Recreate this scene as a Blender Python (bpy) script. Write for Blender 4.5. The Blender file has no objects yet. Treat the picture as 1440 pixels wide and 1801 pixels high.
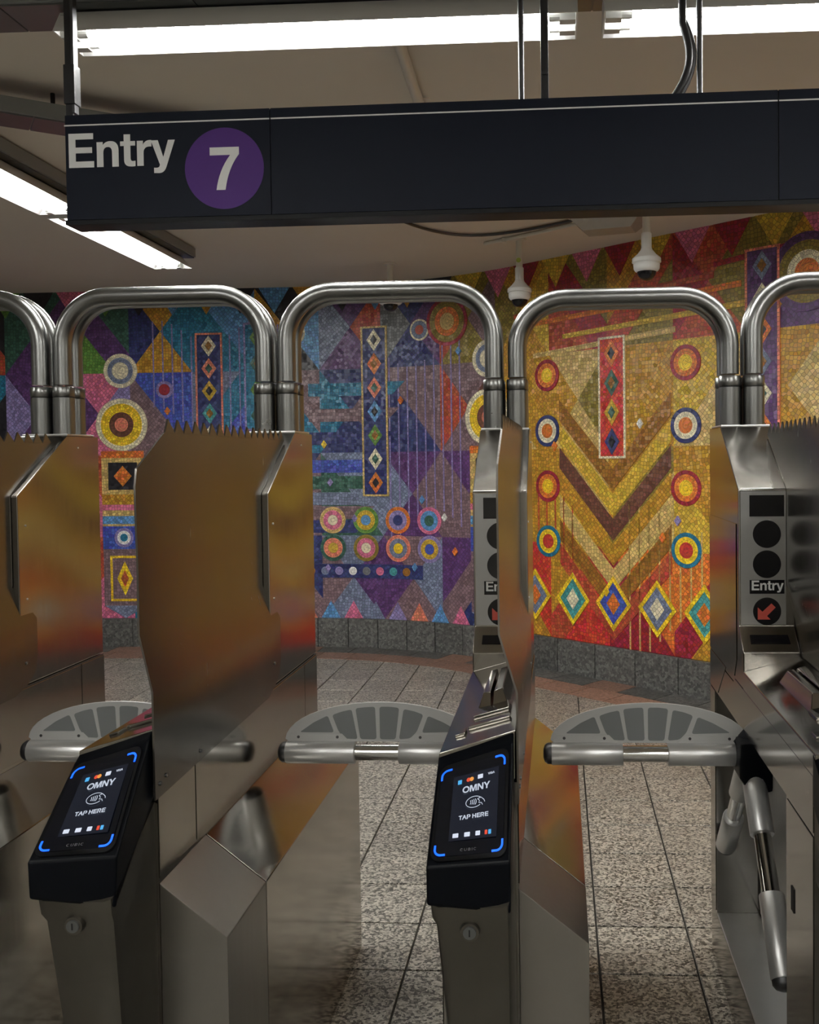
import bpy, bmesh, math, random
from mathutils import Vector, Matrix

# ------------------------------------------------------------------ camera
SC = bpy.context.scene
COL = SC.collection
PX, PY, F = 887.0, 860.7, 1684.0          # principal point and focal length in pixels (1440 x 1801 frame)
YAW, PITCH, ROLL = (math.radians(v) for v in (3.2825, 1.7379, 0.6656))
_f = Vector((-math.sin(YAW) * math.cos(PITCH), math.cos(YAW) * math.cos(PITCH), -math.sin(PITCH)))
_r = Vector((math.cos(YAW), math.sin(YAW), 0)); _u = _r.cross(_f)
_R = _r * math.cos(ROLL) - _u * math.sin(ROLL); _U = _u * math.cos(ROLL) + _r * math.sin(ROLL)
Mwc = Matrix((_R, _U, -_f)).transposed()  # columns = camera right, up, back in the world
cd = bpy.data.cameras.new('camera'); cam = bpy.data.objects.new('camera', cd); COL.objects.link(cam)
cam.matrix_world = Matrix.Translation((0, 0, 1.6)) @ Mwc.to_4x4()
cd.sensor_fit = 'HORIZONTAL'; cd.sensor_width = 36.0; cd.lens = F / 1440 * 36.0
cd.shift_x = -(PX - 720) / 1440; cd.shift_y = (PY - 900.5) / 1440
cd.clip_start = 0.05; cd.clip_end = 100
SC.camera = cam
# ------------------------------------------------------------------ world and exposure
wd = bpy.data.worlds.new('world'); SC.world = wd; wd.use_nodes = True
wd.node_tree.nodes['Background'].inputs[0].default_value = (0.02, 0.02, 0.022, 1)
wd.node_tree.nodes['Background'].inputs[1].default_value = 1.0
SC.view_settings.view_transform = 'Standard'; SC.view_settings.look = 'None'
SC.view_settings.gamma = 1.0; SC.view_settings.use_curve_mapping = False
SC.view_settings.exposure = 0.28
SC.cycles.max_bounces = 5; SC.cycles.diffuse_bounces = 3; SC.cycles.glossy_bounces = 4; SC.cycles.sample_clamp_indirect = 8.0
TUBE = 72.0                               # emission of the fluorescent tubes

rnd = random.Random(7)
PI = math.pi

# ------------------------------------------------------------------ materials
def lin(c):
    return tuple(((v / 255) / 12.92 if v / 255 <= 0.04045 else ((v / 255 + 0.055) / 1.055) ** 2.4) for v in c)

def new_mat(name):
    m = bpy.data.materials.new(name); m.use_nodes = True
    nt = m.node_tree
    return m, nt, nt.nodes, nt.links, nt.nodes['Principled BSDF']

def plain(name, col, rough=0.5, metal=0.0, emit=None, es=0.0, noise=0.0, scale=20.0, bump=0.0, spec=0.5):
    m, nt, N, L, b = new_mat(name)
    b.inputs['Base Color'].default_value = (*col, 1); b.inputs['Roughness'].default_value = rough
    b.inputs['Metallic'].default_value = metal
    b.inputs['Specular IOR Level'].default_value = spec
    if emit:
        b.inputs['Emission Color'].default_value = (*emit, 1); b.inputs['Emission Strength'].default_value = es
    if noise or bump:
        g = N.new('ShaderNodeNewGeometry'); t = N.new('ShaderNodeTexNoise'); t.inputs['Scale'].default_value = scale
        t.inputs['Detail'].default_value = 6
        L.new(g.outputs['Position'], t.inputs['Vector'])
        if noise:
            r = N.new('ShaderNodeMapRange'); r.inputs[3].default_value = 1 - noise; r.inputs[4].default_value = 1 + noise
            L.new(t.outputs['Fac'], r.inputs[0])
            x = N.new('ShaderNodeMix'); x.data_type = 'RGBA'; x.blend_type = 'MULTIPLY'; x.inputs[0].default_value = 1
            x.inputs[6].default_value = (*col, 1)
            L.new(r.outputs[0], x.inputs[7]); L.new(x.outputs[2], b.inputs['Base Color'])
        if bump:
            bp = N.new('ShaderNodeBump'); bp.inputs['Strength'].default_value = bump; bp.inputs['Distance'].default_value = 0.01
            L.new(t.outputs['Fac'], bp.inputs['Height']); L.new(bp.outputs[0], b.inputs['Normal'])
    return m

def steel(name, col, r0, r1, brush=(1, 1, 1), bump=0.03, warp=0.0):
    """brushed stainless: stretched grain in roughness and relief, plus slow waves of the sheet"""
    m, nt, N, L, b = new_mat(name)
    b.inputs['Metallic'].default_value = 1.0
    g = N.new('ShaderNodeNewGeometry'); mp = N.new('ShaderNodeMapping'); mp.inputs['Scale'].default_value = brush
    L.new(g.outputs['Position'], mp.inputs['Vector'])
    t = N.new('ShaderNodeTexNoise'); t.inputs['Scale'].default_value = 1.0; t.inputs['Detail'].default_value = 4
    L.new(mp.outputs[0], t.inputs['Vector'])
    t2 = N.new('ShaderNodeTexNoise'); t2.inputs['Scale'].default_value = 7.0; t2.inputs['Detail'].default_value = 5
    L.new(g.outputs['Position'], t2.inputs['Vector'])
    ad = N.new('ShaderNodeMath'); ad.operation = 'ADD'; L.new(t.outputs['Fac'], ad.inputs[0]); L.new(t2.outputs['Fac'], ad.inputs[1])
    r = N.new('ShaderNodeMapRange'); r.inputs[1].default_value = 0.6; r.inputs[2].default_value = 1.4
    r.inputs[3].default_value = r0; r.inputs[4].default_value = r1
    L.new(ad.outputs[0], r.inputs[0]); L.new(r.outputs[0], b.inputs['Roughness'])
    rc = N.new('ShaderNodeMapRange'); rc.inputs[1].default_value = 0.3; rc.inputs[2].default_value = 0.7
    rc.inputs[3].default_value = 0.94; rc.inputs[4].default_value = 1.05
    L.new(t2.outputs['Fac'], rc.inputs[0])
    x = N.new('ShaderNodeMix'); x.data_type = 'RGBA'; x.blend_type = 'MULTIPLY'; x.inputs[0].default_value = 1
    x.inputs[6].default_value = (*col, 1); L.new(rc.outputs[0], x.inputs[7]); L.new(x.outputs[2], b.inputs['Base Color'])
    if not bump and not warp: return m
    bp = N.new('ShaderNodeBump'); bp.inputs['Strength'].default_value = bump; bp.inputs['Distance'].default_value = 0.002
    L.new(t.outputs['Fac'], bp.inputs['Height'])
    if warp:
        t3 = N.new('ShaderNodeTexNoise'); t3.inputs['Scale'].default_value = 5.0; t3.inputs['Detail'].default_value = 1
        L.new(g.outputs['Position'], t3.inputs['Vector'])
        b2 = N.new('ShaderNodeBump'); b2.inputs['Strength'].default_value = warp; b2.inputs['Distance'].default_value = 0.02
        L.new(t3.outputs['Fac'], b2.inputs['Height']); L.new(b2.outputs[0], bp.inputs['Normal'])
    L.new(bp.outputs[0], b.inputs['Normal'])
    return m

def granite(name, stops, scale, rough=0.4, bump=0.0, tint=0.12):
    m, nt, N, L, b = new_mat(name)
    g = N.new('ShaderNodeNewGeometry')
    oi = N.new('ShaderNodeObjectInfo')
    nz = N.new('ShaderNodeTexNoise'); nz.inputs['Scale'].default_value = scale * 0.8; nz.inputs['Detail'].default_value = 3
    L.new(g.outputs['Position'], nz.inputs['Vector'])
    mx = N.new('ShaderNodeMix'); mx.data_type = 'RGBA'; mx.inputs[0].default_value = 0.007
    L.new(g.outputs['Position'], mx.inputs[6]); L.new(nz.outputs['Color'], mx.inputs[7])
    v = N.new('ShaderNodeTexVoronoi'); v.inputs['Scale'].default_value = scale
    L.new(mx.outputs[2], v.inputs['Vector'])
    sp = N.new('ShaderNodeSeparateColor'); L.new(v.outputs['Color'], sp.inputs[0])
    n2 = N.new('ShaderNodeTexNoise'); n2.inputs['Scale'].default_value = scale * 2.2; n2.inputs['Detail'].default_value = 4
    L.new(g.outputs['Position'], n2.inputs['Vector'])
    a = N.new('ShaderNodeMath'); a.operation = 'MULTIPLY_ADD'; a.inputs[1].default_value = 0.55
    L.new(n2.outputs['Fac'], a.inputs[0]); 
    s = N.new('ShaderNodeMath'); s.operation = 'MULTIPLY'; s.inputs[1].default_value = 0.45
    L.new(sp.outputs[0], s.inputs[0]); L.new(s.outputs[0], a.inputs[2])
    cr = N.new('ShaderNodeValToRGB'); L.new(a.outputs[0], cr.inputs[0])
    e = cr.color_ramp.elements
    e[0].position, e[0].color = stops[0][0], (*stops[0][1], 1)
    e[1].position, e[1].color = stops[-1][0], (*stops[-1][1], 1)
    for p, c in stops[1:-1]:
        q = e.new(p); q.color = (*c, 1)
    r = N.new('ShaderNodeMapRange'); r.inputs[3].default_value = 1 - tint; r.inputs[4].default_value = 1 + tint
    L.new(oi.outputs['Random'], r.inputs[0])
    x = N.new('ShaderNodeMix'); x.data_type = 'RGBA'; x.blend_type = 'MULTIPLY'; x.inputs[0].default_value = 1
    L.new(cr.outputs[0], x.inputs[6]); L.new(r.outputs[0], x.inputs[7]); L.new(x.outputs[2], b.inputs['Base Color'])
    b.inputs['Roughness'].default_value = rough
    if bump:
        bp = N.new('ShaderNodeBump'); bp.inputs['Strength'].default_value = bump; bp.inputs['Distance'].default_value = 0.003
        L.new(n2.outputs['Fac'], bp.inputs['Height']); L.new(bp.outputs[0], b.inputs['Normal'])
    return m

MOS = {}
def mosaic(rgb, size=0.026):
    """glass tesserae: little cells with dark joints, each cell a shade and a tilt of its own"""
    key = (rgb, size)
    if key in MOS: return MOS[key]
    m, nt, N, L, b = new_mat('mosaic_%d_%d_%d' % rgb)
    uv = N.new('ShaderNodeUVMap'); uv.uv_map = 'UVMap'
    v = N.new('ShaderNodeTexVoronoi'); v.voronoi_dimensions = '2D'; v.inputs['Scale'].default_value = 1 / size
    v.inputs['Randomness'].default_value = 0.55
    e = N.new('ShaderNodeTexVoronoi'); e.voronoi_dimensions = '2D'; e.feature = 'DISTANCE_TO_EDGE'
    e.inputs['Scale'].default_value = 1 / size; e.inputs['Randomness'].default_value = 0.55
    L.new(uv.outputs[0], v.inputs['Vector']); L.new(uv.outputs[0], e.inputs['Vector'])
    sp = N.new('ShaderNodeSeparateColor'); L.new(v.outputs['Color'], sp.inputs[0])
    hs = N.new('ShaderNodeHueSaturation'); hs.inputs['Color'].default_value = (*lin(rgb), 1)
    hh = N.new('ShaderNodeMapRange'); hh.inputs[3].default_value = 0.485; hh.inputs[4].default_value = 0.515
    L.new(sp.outputs[1], hh.inputs[0]); L.new(hh.outputs[0], hs.inputs['Hue'])
    vv = N.new('ShaderNodeMapRange'); vv.inputs[3].default_value = 0.75; vv.inputs[4].default_value = 1.40
    L.new(sp.outputs[0], vv.inputs[0]); L.new(vv.outputs[0], hs.inputs['Value'])
    g = N.new('ShaderNodeMapRange'); g.inputs[1].default_value = 0.03; g.inputs[2].default_value = 0.10
    L.new(e.outputs['Distance'], g.inputs[0])
    x = N.new('ShaderNodeMix'); x.data_type = 'RGBA'
    x.inputs[6].default_value = (*[c * 0.35 + 0.012 for c in lin(rgb)], 1)
    L.new(g.outputs[0], x.inputs[0]); L.new(hs.outputs[0], x.inputs[7]); L.new(x.outputs[2], b.inputs['Base Color'])
    b.inputs['Roughness'].default_value = 0.38
    ge = N.new('ShaderNodeNewGeometry')
    s = N.new('ShaderNodeVectorMath'); s.operation = 'SUBTRACT'; s.inputs[1].default_value = (0.5, 0.5, 0.5)
    L.new(v.outputs['Color'], s.inputs[0])
    k = N.new('ShaderNodeVectorMath'); k.operation = 'SCALE'; k.inputs['Scale'].default_value = 0.22
    L.new(s.outputs[0], k.inputs[0])
    ad = N.new('ShaderNodeVectorMath'); ad.operation = 'ADD'; L.new(ge.outputs['Normal'], ad.inputs[0]); L.new(k.outputs[0], ad.inputs[1])
    nn = N.new('ShaderNodeVectorMath'); nn.operation = 'NORMALIZE'; L.new(ad.outputs[0], nn.inputs[0])
    L.new(nn.outputs[0], b.inputs['Normal'])
    MOS[key] = m
    return m

M = {}
M['steel'] = steel('brushed_steel', (0.37, 0.352, 0.322), 0.10, 0.16, (60, 60, 4), 0.0, 0.0)
M['steel_matte'] = steel('matte_brushed_steel', (0.36, 0.345, 0.32), 0.30, 0.38, (60, 60, 4), 0.0, 0.0)
M['fin'] = steel('polished_sheet_steel', (0.21, 0.197, 0.180), 0.22, 0.28, (60, 60, 4), 0.0, 0.010)
M['pipe'] = steel('pipe_steel', (0.235, 0.235, 0.228), 0.27, 0.34, (30, 30, 30), 0.0)
M['alu'] = steel('satin_aluminium', (0.66, 0.66, 0.65), 0.30, 0.40, (30, 30, 30), 0.0)
M['plate'] = steel('satin_display_plate', (0.42, 0.42, 0.41), 0.34, 0.44, (20, 60, 60), 0.0)
M['chrome'] = steel('chromed_tube', (0.66, 0.66, 0.65), 0.05, 0.10, (40, 40, 40), 0.0)
M['bronze'] = steel('dark_enclosure_metal', (0.15, 0.14, 0.122), 0.34, 0.46, (30, 30, 30), 0.0)
M['channel'] = steel('galvanised_channel', (0.22, 0.23, 0.24), 0.36, 0.44, (15, 15, 15), 0.02)
M['housing'] = plain('lamp_housing_paint', (0.24, 0.25, 0.25), 0.5, 0.0, noise=0.15, scale=6)
M['panel_grey'] = plain('grey_guard_inlay', (0.21, 0.22, 0.22), 0.45)
M['sleeve'] = plain('satin_sleeve', (0.72, 0.72, 0.71), 0.36, 0.72)
M['guard'] = plain('satin_guard_plate', (0.58, 0.58, 0.57), 0.42, 0.3)
M['black'] = plain('black_moulded_plastic', (0.0018, 0.0024, 0.0040), 0.38, bump=0.02, scale=500, spec=0.10)
M['rim'] = plain('black_gloss_rim', (0.003, 0.0035, 0.005), 0.25, spec=0.4)
M['glass_black'] = plain('black_screen_glass', (0.004, 0.005, 0.009), 0.06)
M['lens'] = plain('black_display_lens', (0.004, 0.004, 0.006), 0.12)
M['lcd'] = plain('lit_screen', (0.01, 0.012, 0.02), 0.08, emit=(0.10, 0.13, 0.24), es=0.028)
M['led'] = plain('blue_light_strip', (0.02, 0.1, 0.5), 0.4, emit=(0.002, 0.085, 1.0), es=1.6)
M['scr_white'] = plain('screen_white', (0.2, 0.2, 0.2), 0.3, emit=(0.62, 0.70, 0.85), es=0.55)
M['scr_card'] = plain('screen_card', (0.2, 0.2, 0.2), 0.3, emit=(0.60, 0.66, 0.80), es=0.75)
M['scr_blue'] = plain('screen_blue', (0.02, 0.1, 0.2), 0.3, emit=(0.08, 0.42, 0.80), es=0.7)
M['scr_red'] = plain('screen_red', (0.2, 0.02, 0.01), 0.3, emit=(0.80, 0.08, 0.04), es=0.6)
M['scr_orange'] = plain('screen_orange', (0.2, 0.1, 0.01), 0.3, emit=(0.95, 0.36, 0.08), es=0.6)
M['brand_grey'] = plain('grey_print', (0.10, 0.10, 0.11), 0.5)
M['arrow'] = plain('red_lit_arrow', (0.16, 0.025, 0.018), 0.5, emit=(0.62, 0.085, 0.05), es=0.15)
M['sign'] = plain('sign_blue_black', (0.0058, 0.0085, 0.0180), 0.5, spec=0.15)
M['sign_edge'] = plain('sign_edge_black', (0.004, 0.0045, 0.006), 0.5, spec=0.2)
M['sign_white'] = plain('sign_white_vinyl', (0.82, 0.82, 0.80), 0.5, spec=0.2)
M['sign_purple'] = plain('sign_purple_vinyl', (0.085, 0.028, 0.20), 0.5, spec=0.2)
M['post'] = plain('black_painted_iron', (0.012, 0.012, 0.014), 0.45, noise=0.3, scale=40, bump=0.2)
M['rod'] = steel('worn_grey_rod', (0.11, 0.11, 0.115), 0.4, 0.5, (60, 60, 10), 0.05)
M['white_paint'] = plain('white_enamel', (0.80, 0.80, 0.78), 0.4)
M['trough'] = plain('white_reflector_enamel', (0.86, 0.86, 0.84), 0.4)
M['tube'] = plain('fluorescent_tube', (0.9, 0.9, 0.9), 0.5, emit=(1.0, 1.0, 0.965), es=TUBE)
M['socket'] = plain('white_socket', (0.6, 0.6, 0.58), 0.4)
M['pipe_cream'] = plain('cream_painted_pipe', (0.72, 0.69, 0.62), 0.4)
M['sticker'] = plain('lime_sticker', (0.45, 0.55, 0.10), 0.6)
M['smoke_dome'] = plain('smoked_dome', (0.006, 0.006, 0.008), 0.05)
M['ceil'] = plain('cream_plaster', (0.74, 0.69, 0.61), 0.75, noise=0.05, scale=1.2, bump=0.10)
M['wall'] = plain('pale_wall_tile', (0.62, 0.59, 0.53), 0.5, noise=0.06, scale=2)
M['grout'] = plain('dark_grout', (0.03, 0.027, 0.022), 0.8, noise=0.2, scale=30)
M['floor'] = granite('speckled_granite', [(0.26, (0.022, 0.020, 0.017)), (0.38, (0.07, 0.065, 0.054)), (0.46, (0.19, 0.178, 0.152)), (0.58, (0.36, 0.335, 0.285)), (0.75, (0.52, 0.485, 0.425))], 135, 0.36)
M['terracotta'] = granite('terracotta_granite', [(0.2, (0.10, 0.06, 0.045)), (0.5, (0.24, 0.135, 0.095)), (0.8, (0.33, 0.20, 0.15))], 90, 0.45, tint=0.2)
M['plinth'] = granite('dark_plinth_granite', [(0.2, (0.035, 0.035, 0.033)), (0.5, (0.085, 0.085, 0.08)), (0.8, (0.17, 0.17, 0.16))], 60, 0.45, tint=0.18)
M['clear'] = plain('frosted_diffuser', (0.45, 0.43, 0.40), 0.25, noise=0.1, scale=30)
M['seam'] = plain('dark_joint', (0.01, 0.01, 0.01), 0.7)

for k_ in ('lcd', 'led', 'scr_white', 'scr_card', 'scr_blue', 'scr_red', 'scr_orange', 'arrow'): M[k_].cycles.emission_sampling = 'NONE'

# ------------------------------------------------------------------ mesh helpers
def link(name, me, mat, parent=None, mw=None):
    o = bpy.data.objects.new(name, me); COL.objects.link(o)
    if mat is not None and not me.materials: me.materials.append(M[mat] if isinstance(mat, str) else mat)
    if parent is not None: o.parent = parent
    if mw is not None: o.matrix_basis = mw
    return o

def from_bm(name, bm, mat, parent=None, smooth=False, angle=None, wn=False):
    bmesh.ops.recalc_face_normals(bm, faces=bm.faces)
    me = bpy.data.meshes.new(name); bm.to_mesh(me); bm.free()
    if smooth:
        for p in me.polygons: p.use_smooth = True
        if angle is not None: me.set_sharp_from_angle(angle=math.radians(angle))
    o = link(name, me, mat, parent)
    if wn:
        w_ = o.modifiers.new('even_shading', 'WEIGHTED_NORMAL'); w_.weight = 100; w_.keep_sharp = True
    return o

def bm_box(bm, x0, x1, y0, y1, z0, z1):
    v = [bm.verts.new(p) for p in ((x0,y0,z0),(x1,y0,z0),(x1,y1,z0),(x0,y1,z0),(x0,y0,z1),(x1,y0,z1),(x1,y1,z1),(x0,y1,z1))]
    for f in ((0,3,2,1),(4,5,6,7),(0,1,5,4),(1,2,6,5),(2,3,7,6),(3,0,4,7)): bm.faces.new([v[i] for i in f])
    return v

def bevel(bm, w, seg=2, edges=None):
    bmesh.ops.recalc_face_normals(bm, faces=bm.faces)
    bmesh.ops.bevel(bm, geom=list(edges or bm.edges), offset=w, segments=seg, profile=0.6, affect='EDGES', clamp_overlap=True)

def box(name, x0, x1, y0, y1, z0, z1, mat, parent=None, bv=0.0, seg=2):
    bm = bmesh.new(); bm_box(bm, x0, x1, y0, y1, z0, z1)
    if bv: bevel(bm, bv, seg)
    return from_bm(name, bm, mat, parent, smooth=bool(bv), angle=50, wn=bool(bv))

def bm_loft(bm, A, B):
    """closed solid between two equal-length point loops"""
    a = [bm.verts.new(p) for p in A]; b = [bm.verts.new(p) for p in B]; n = len(a)
    bm.faces.new(a); bm.faces.new(b[::-1])
    for i in range(n): bm.faces.new((a[i], b[i], b[(i+1) % n], a[(i+1) % n]))

def loft(name, A, B, mat, parent=None, bv=0.0, seg=2):
    bm = bmesh.new(); bm_loft(bm, A, B)
    if bv: bevel(bm, bv, seg)
    bm.normal_update()
    bmesh.ops.triangulate(bm, faces=[f for f in bm.faces if len(f.verts) > 4])
    return from_bm(name, bm, mat, parent, smooth=bool(bv), angle=50, wn=bool(bv))

def frame_of(d):
    d = Vector(d).normalized(); u = Vector((0, 0, 1)) if abs(d.z) < 0.9 else Vector((0, 1, 0))
    x = d.cross(u).normalized(); y = x.cross(d).normalized()
    return x, y, d

def bm_tube(bm, pts, rad, n=20, cap=True):
    pts = [Vector(p) for p in pts]
    rads = rad if isinstance(rad, (list, tuple)) else [rad] * len(pts)
    rings = []; X = None
    for i, p in enumerate(pts):
        d = (pts[min(i+1, len(pts)-1)] - pts[max(i-1, 0)]).normalized()
        if X is None: X, Y, _ = frame_of(d)
        else:
            X = (X - d * X.dot(d)).normalized(); Y = d.cross(X)
        Y = d.cross(X)
        rings.append([bm.verts.new(p + (X * math.cos(2*PI*k/n) + Y * math.sin(2*PI*k/n)) * rads[i]) for k in range(n)])
    for a, b in zip(rings, rings[1:]):
        for k in range(n): bm.faces.new((a[k], a[(k+1) % n], b[(k+1) % n], b[k]))
    if cap:
        bm.faces.new(rings[0][::-1]); bm.faces.new(rings[-1])

def tube(name, pts, rad, mat, parent=None, n=20):
    bm = bmesh.new(); bm_tube(bm, pts, rad, n)
    return from_bm(name, bm, mat, parent, smooth=True, angle=40)

def empty(name, loc, label, cat, group=None):
    o = bpy.data.objects.new(name, None); COL.objects.link(o); o.location = loc
    o['label'] = label; o['category'] = cat
    if group: o['group'] = group
    o.empty_display_size = 0.1
    return o

def tag(o, label, cat, group=None):
    o['label'] = label; o['category'] = cat
    if group: o['group'] = group
    return o

def struct(o): o['kind'] = 'structure'; return o

def copy_tree(o, parent=None):
    c = o.copy(); COL.objects.link(c); c.parent = parent
    for ch in list(o.children): copy_tree(ch, c)
    return c

# flat shapes laid on a plane: outline (list of 2D points) -> thin solid, mapped by fn(a, b, d)
def slab(name, outlines, fn, d0, d1, mat, parent=None):
    bm = bmesh.new()
    for out in outlines:
        a = [bm.verts.new(fn(x, y, d1)) for x, y in out]; b = [bm.verts.new(fn(x, y, d0)) for x, y in out]; n = len(a)
        f1 = bm.faces.new(a); f2 = bm.faces.new(b[::-1])
        for i in range(n): bm.faces.new((a[i], b[i], b[(i+1) % n], a[(i+1) % n]))
        f1.normal_update(); f2.normal_update()
        bmesh.ops.triangulate(bm, faces=[f for f in (f1, f2) if len(f.verts) > 4])
    return from_bm(name, bm, mat, parent)

def rrect(x0, x1, y0, y1, r, n=6):
    p = []
    for cx, cy, a0 in ((x1-r, y1-r, 0), (x0+r, y1-r, 90), (x0+r, y0+r, 180), (x1-r, y0+r, 270)):
        for k in range(n+1):
            a = math.radians(a0 + 90*k/n); p.append((cx + r*math.cos(a), cy + r*math.sin(a)))
    return p

def disc(cx, cy, r, n=40, ry=None):
    return [(cx + r*math.cos(2*PI*k/n), cy + (ry or r)*math.sin(2*PI*k/n)) for k in range(n)]

def stroke(pts, w):
    """a thick line through points as one outline"""
    L, R = [], []
    for i, p in enumerate(pts):
        a = Vector(pts[max(i-1, 0)]); b = Vector(pts[min(i+1, len(pts)-1)]); d = (b - a).normalized()
        n = Vector((-d.y, d.x)) * w / 2
        L.append((p[0] + n.x, p[1] + n.y)); R.append((p[0] - n.x, p[1] - n.y))
    return L + R[::-1]

def arc(cx, cy, r, a0, a1, n=14, ry=None):
    return [(cx + r*math.cos(math.radians(a0 + (a1-a0)*k/n)), cy + (ry or r)*math.sin(math.radians(a0 + (a1-a0)*k/n))) for k in range(n+1)]

# ------------------------------------------------------------------ bold grotesque lettering (cap height 0.72)
def bez(*cps, n=8):
    out = []
    for k in range(n + 1):
        t = k / n; q = [Vector(c) for c in cps]
        while len(q) > 1: q = [q[i].lerp(q[i+1], t) for i in range(len(q)-1)]
        out.append((q[0].x, q[0].y))
    return out

def ring_outline(cx, cy, rx, ry, w, n=36):
    """closed ring as a single outline with a hair slit"""
    o = [(cx + rx*math.cos(2*PI*k/n), cy + ry*math.sin(2*PI*k/n)) for k in range(n+1)]
    i = [(cx + (rx-w)*math.cos(2*PI*k/n), cy + (ry-w)*math.sin(2*PI*k/n)) for k in range(n+1)]
    o[-1] = (o[0][0], o[0][1] - 1e-4); i[-1] = (i[0][0], i[0][1] - 1e-4)
    return o + i[::-1]

GL = {}
GL['E'] = (0.66, [[(0.07,0),(0.62,0),(0.62,0.13),(0.22,0.13),(0.22,0.305),(0.58,0.305),(0.58,0.425),(0.22,0.425),(0.22,0.595),(0.61,0.595),(0.61,0.72),(0.07,0.72)]])
GL['n'] = (0.60, [[(0.06,0),(0.06,0.525),(0.19,0.525),(0.19,0.455)] + bez((0.19,0.455),(0.25,0.54),(0.36,0.54)) + bez((0.36,0.54),(0.535,0.54),(0.535,0.34))[1:] + [(0.535,0),(0.395,0),(0.395,0.30)] + bez((0.395,0.30),(0.395,0.42),(0.30,0.42)) [1:] + bez((0.30,0.42),(0.20,0.42),(0.20,0.29))[1:] + [(0.20,0)]])
GL['t'] = (0.35, [[(0.09,0.525),(0.09,0.67),(0.23,0.67),(0.23,0.525),(0.335,0.525),(0.335,0.43),(0.23,0.43),(0.23,0.17)] + bez((0.23,0.17),(0.23,0.105),(0.285,0.105))[1:] + [(0.335,0.11),(0.335,0.0)] + bez((0.335,0),(0.27,-0.012),(0.22,-0.005))[1:] + bez((0.22,-0.005),(0.09,0.0),(0.09,0.14))[1:] + [(0.09,0.43),(0.01,0.43),(0.01,0.525)]])
GL['r'] = (0.39, [[(0.06,0),(0.06,0.525),(0.19,0.525),(0.19,0.435)] + bez((0.19,0.435),(0.235,0.545),(0.375,0.535))[1:] + [(0.375,0.40)] + bez((0.375,0.40),(0.20,0.42),(0.20,0.27))[1:] + [(0.20,0)]])
GL['y'] = (0.55, [[(0.01,0.525),(0.16,0.525),(0.275,0.165),(0.385,0.525),(0.53,0.525),(0.335,-0.045)] + bez((0.335,-0.045),(0.29,-0.165),(0.18,-0.165))[1:] + [(0.07,-0.16),(0.07,-0.05)] + bez((0.07,-0.05),(0.175,-0.065),(0.19,-0.02))[1:] + [(0.20,0.01)]])
GL['7'] = (0.56, [[(0.03,0.71),(0.53,0.71),(0.53,0.59)] + bez((0.53,0.59),(0.34,0.36),(0.29,0.0))[1:] + [(0.135,0.0)] + bez((0.135,0.0),(0.18,0.33),(0.38,0.58))[1:] + [(0.03,0.58)]])
GL['O'] = (0.78, [ring_outline(0.39, 0.36, 0.355, 0.375, 0.135)])
GL['M'] = (0.84, [[(0.06,0),(0.06,0.72),(0.265,0.72),(0.415,0.24),(0.56,0.72),(0.77,0.72),(0.77,0),(0.64,0),(0.64,0.54),(0.485,0),(0.345,0),(0.195,0.54),(0.195,0)]])
GL['N'] = (0.74, [[(0.06,0),(0.06,0.72),(0.21,0.72),(0.52,0.24),(0.52,0.72),(0.66,0.72),(0.66,0),(0.515,0),(0.20,0.48),(0.20,0)]])
GL['Y'] = (0.66, [[(0.0,0.72),(0.17,0.72),(0.33,0.42),(0.49,0.72),(0.65,0.72),(0.405,0.29),(0.405,0),(0.255,0),(0.255,0.29)]])
GL['T'] = (0.62, [[(0.02,0.72),(0.60,0.72),(0.60,0.59),(0.385,0.59),(0.385,0),(0.235,0),(0.235,0.59),(0.02,0.59)]])
GL['A'] = (0.72, [[(0,0),(0.275,0.72),(0.44,0.72),(0.71,0),(0.555,0),(0.36,0.55),(0.30,0.38),(0.40,0.38),(0.445,0.26),(0.26,0.26),(0.155,0)]])
GL['P'] = (0.66, [[(0.06,0),(0.06,0.72),(0.40,0.72)] + bez((0.40,0.72),(0.63,0.71),(0.63,0.48))[1:] + bez((0.63,0.48),(0.62,0.255),(0.40,0.25))[1:] + [(0.30,0.25),(0.30,0.37),(0.38,0.37)] + bez((0.38,0.37),(0.48,0.38),(0.48,0.48))[1:] + bez((0.48,0.48),(0.48,0.595),(0.38,0.595))[1:] + [(0.21,0.595),(0.21,0)]])
GL['H'] = (0.73, [[(0.06,0),(0.06,0.72),(0.21,0.72),(0.21,0.445),(0.51,0.445),(0.51,0.72),(0.66,0.72),(0.66,0),(0.51,0),(0.51,0.315),(0.21,0.315),(0.21,0)]])
GL['R'] = (0.72, [GL['P'][1][0], [(0.30,0.255),(0.45,0.27),(0.56,0.22),(0.60,0.0),(0.46,0.0),(0.44,0.16),(0.40,0.22),(0.30,0.24)]])
GL['V'] = (0.66, [[(0,0.72),(0.16,0.72),(0.33,0.19),(0.50,0.72),(0.655,0.72),(0.41,0),(0.25,0)]])
GL['I'] = (0.27, [[(0.06,0),(0.06,0.72),(0.21,0.72),(0.21,0)]])
GL['S'] = (0.66, [stroke(bez((0.57,0.53),(0.50,0.70),(0.20,0.68),(0.12,0.53),(0.16,0.40)) + bez((0.16,0.40),(0.25,0.33),(0.50,0.38),(0.58,0.22)) [1:] + bez((0.58,0.22),(0.52,0.03),(0.16,0.02),(0.08,0.20))[1:], 0.13)])
GL['C'] = (0.74, [stroke(arc(0.39, 0.36, 0.30, 50, 310, 20, 0.30), 0.11)])
GL['U'] = (0.73, [stroke([(0.13,0.72),(0.13,0.26)] + bez((0.13,0.26),(0.14,0.06),(0.36,0.05))[1:] + bez((0.36,0.05),(0.60,0.06),(0.60,0.26))[1:] + [(0.60,0.72)], 0.12)])
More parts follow.
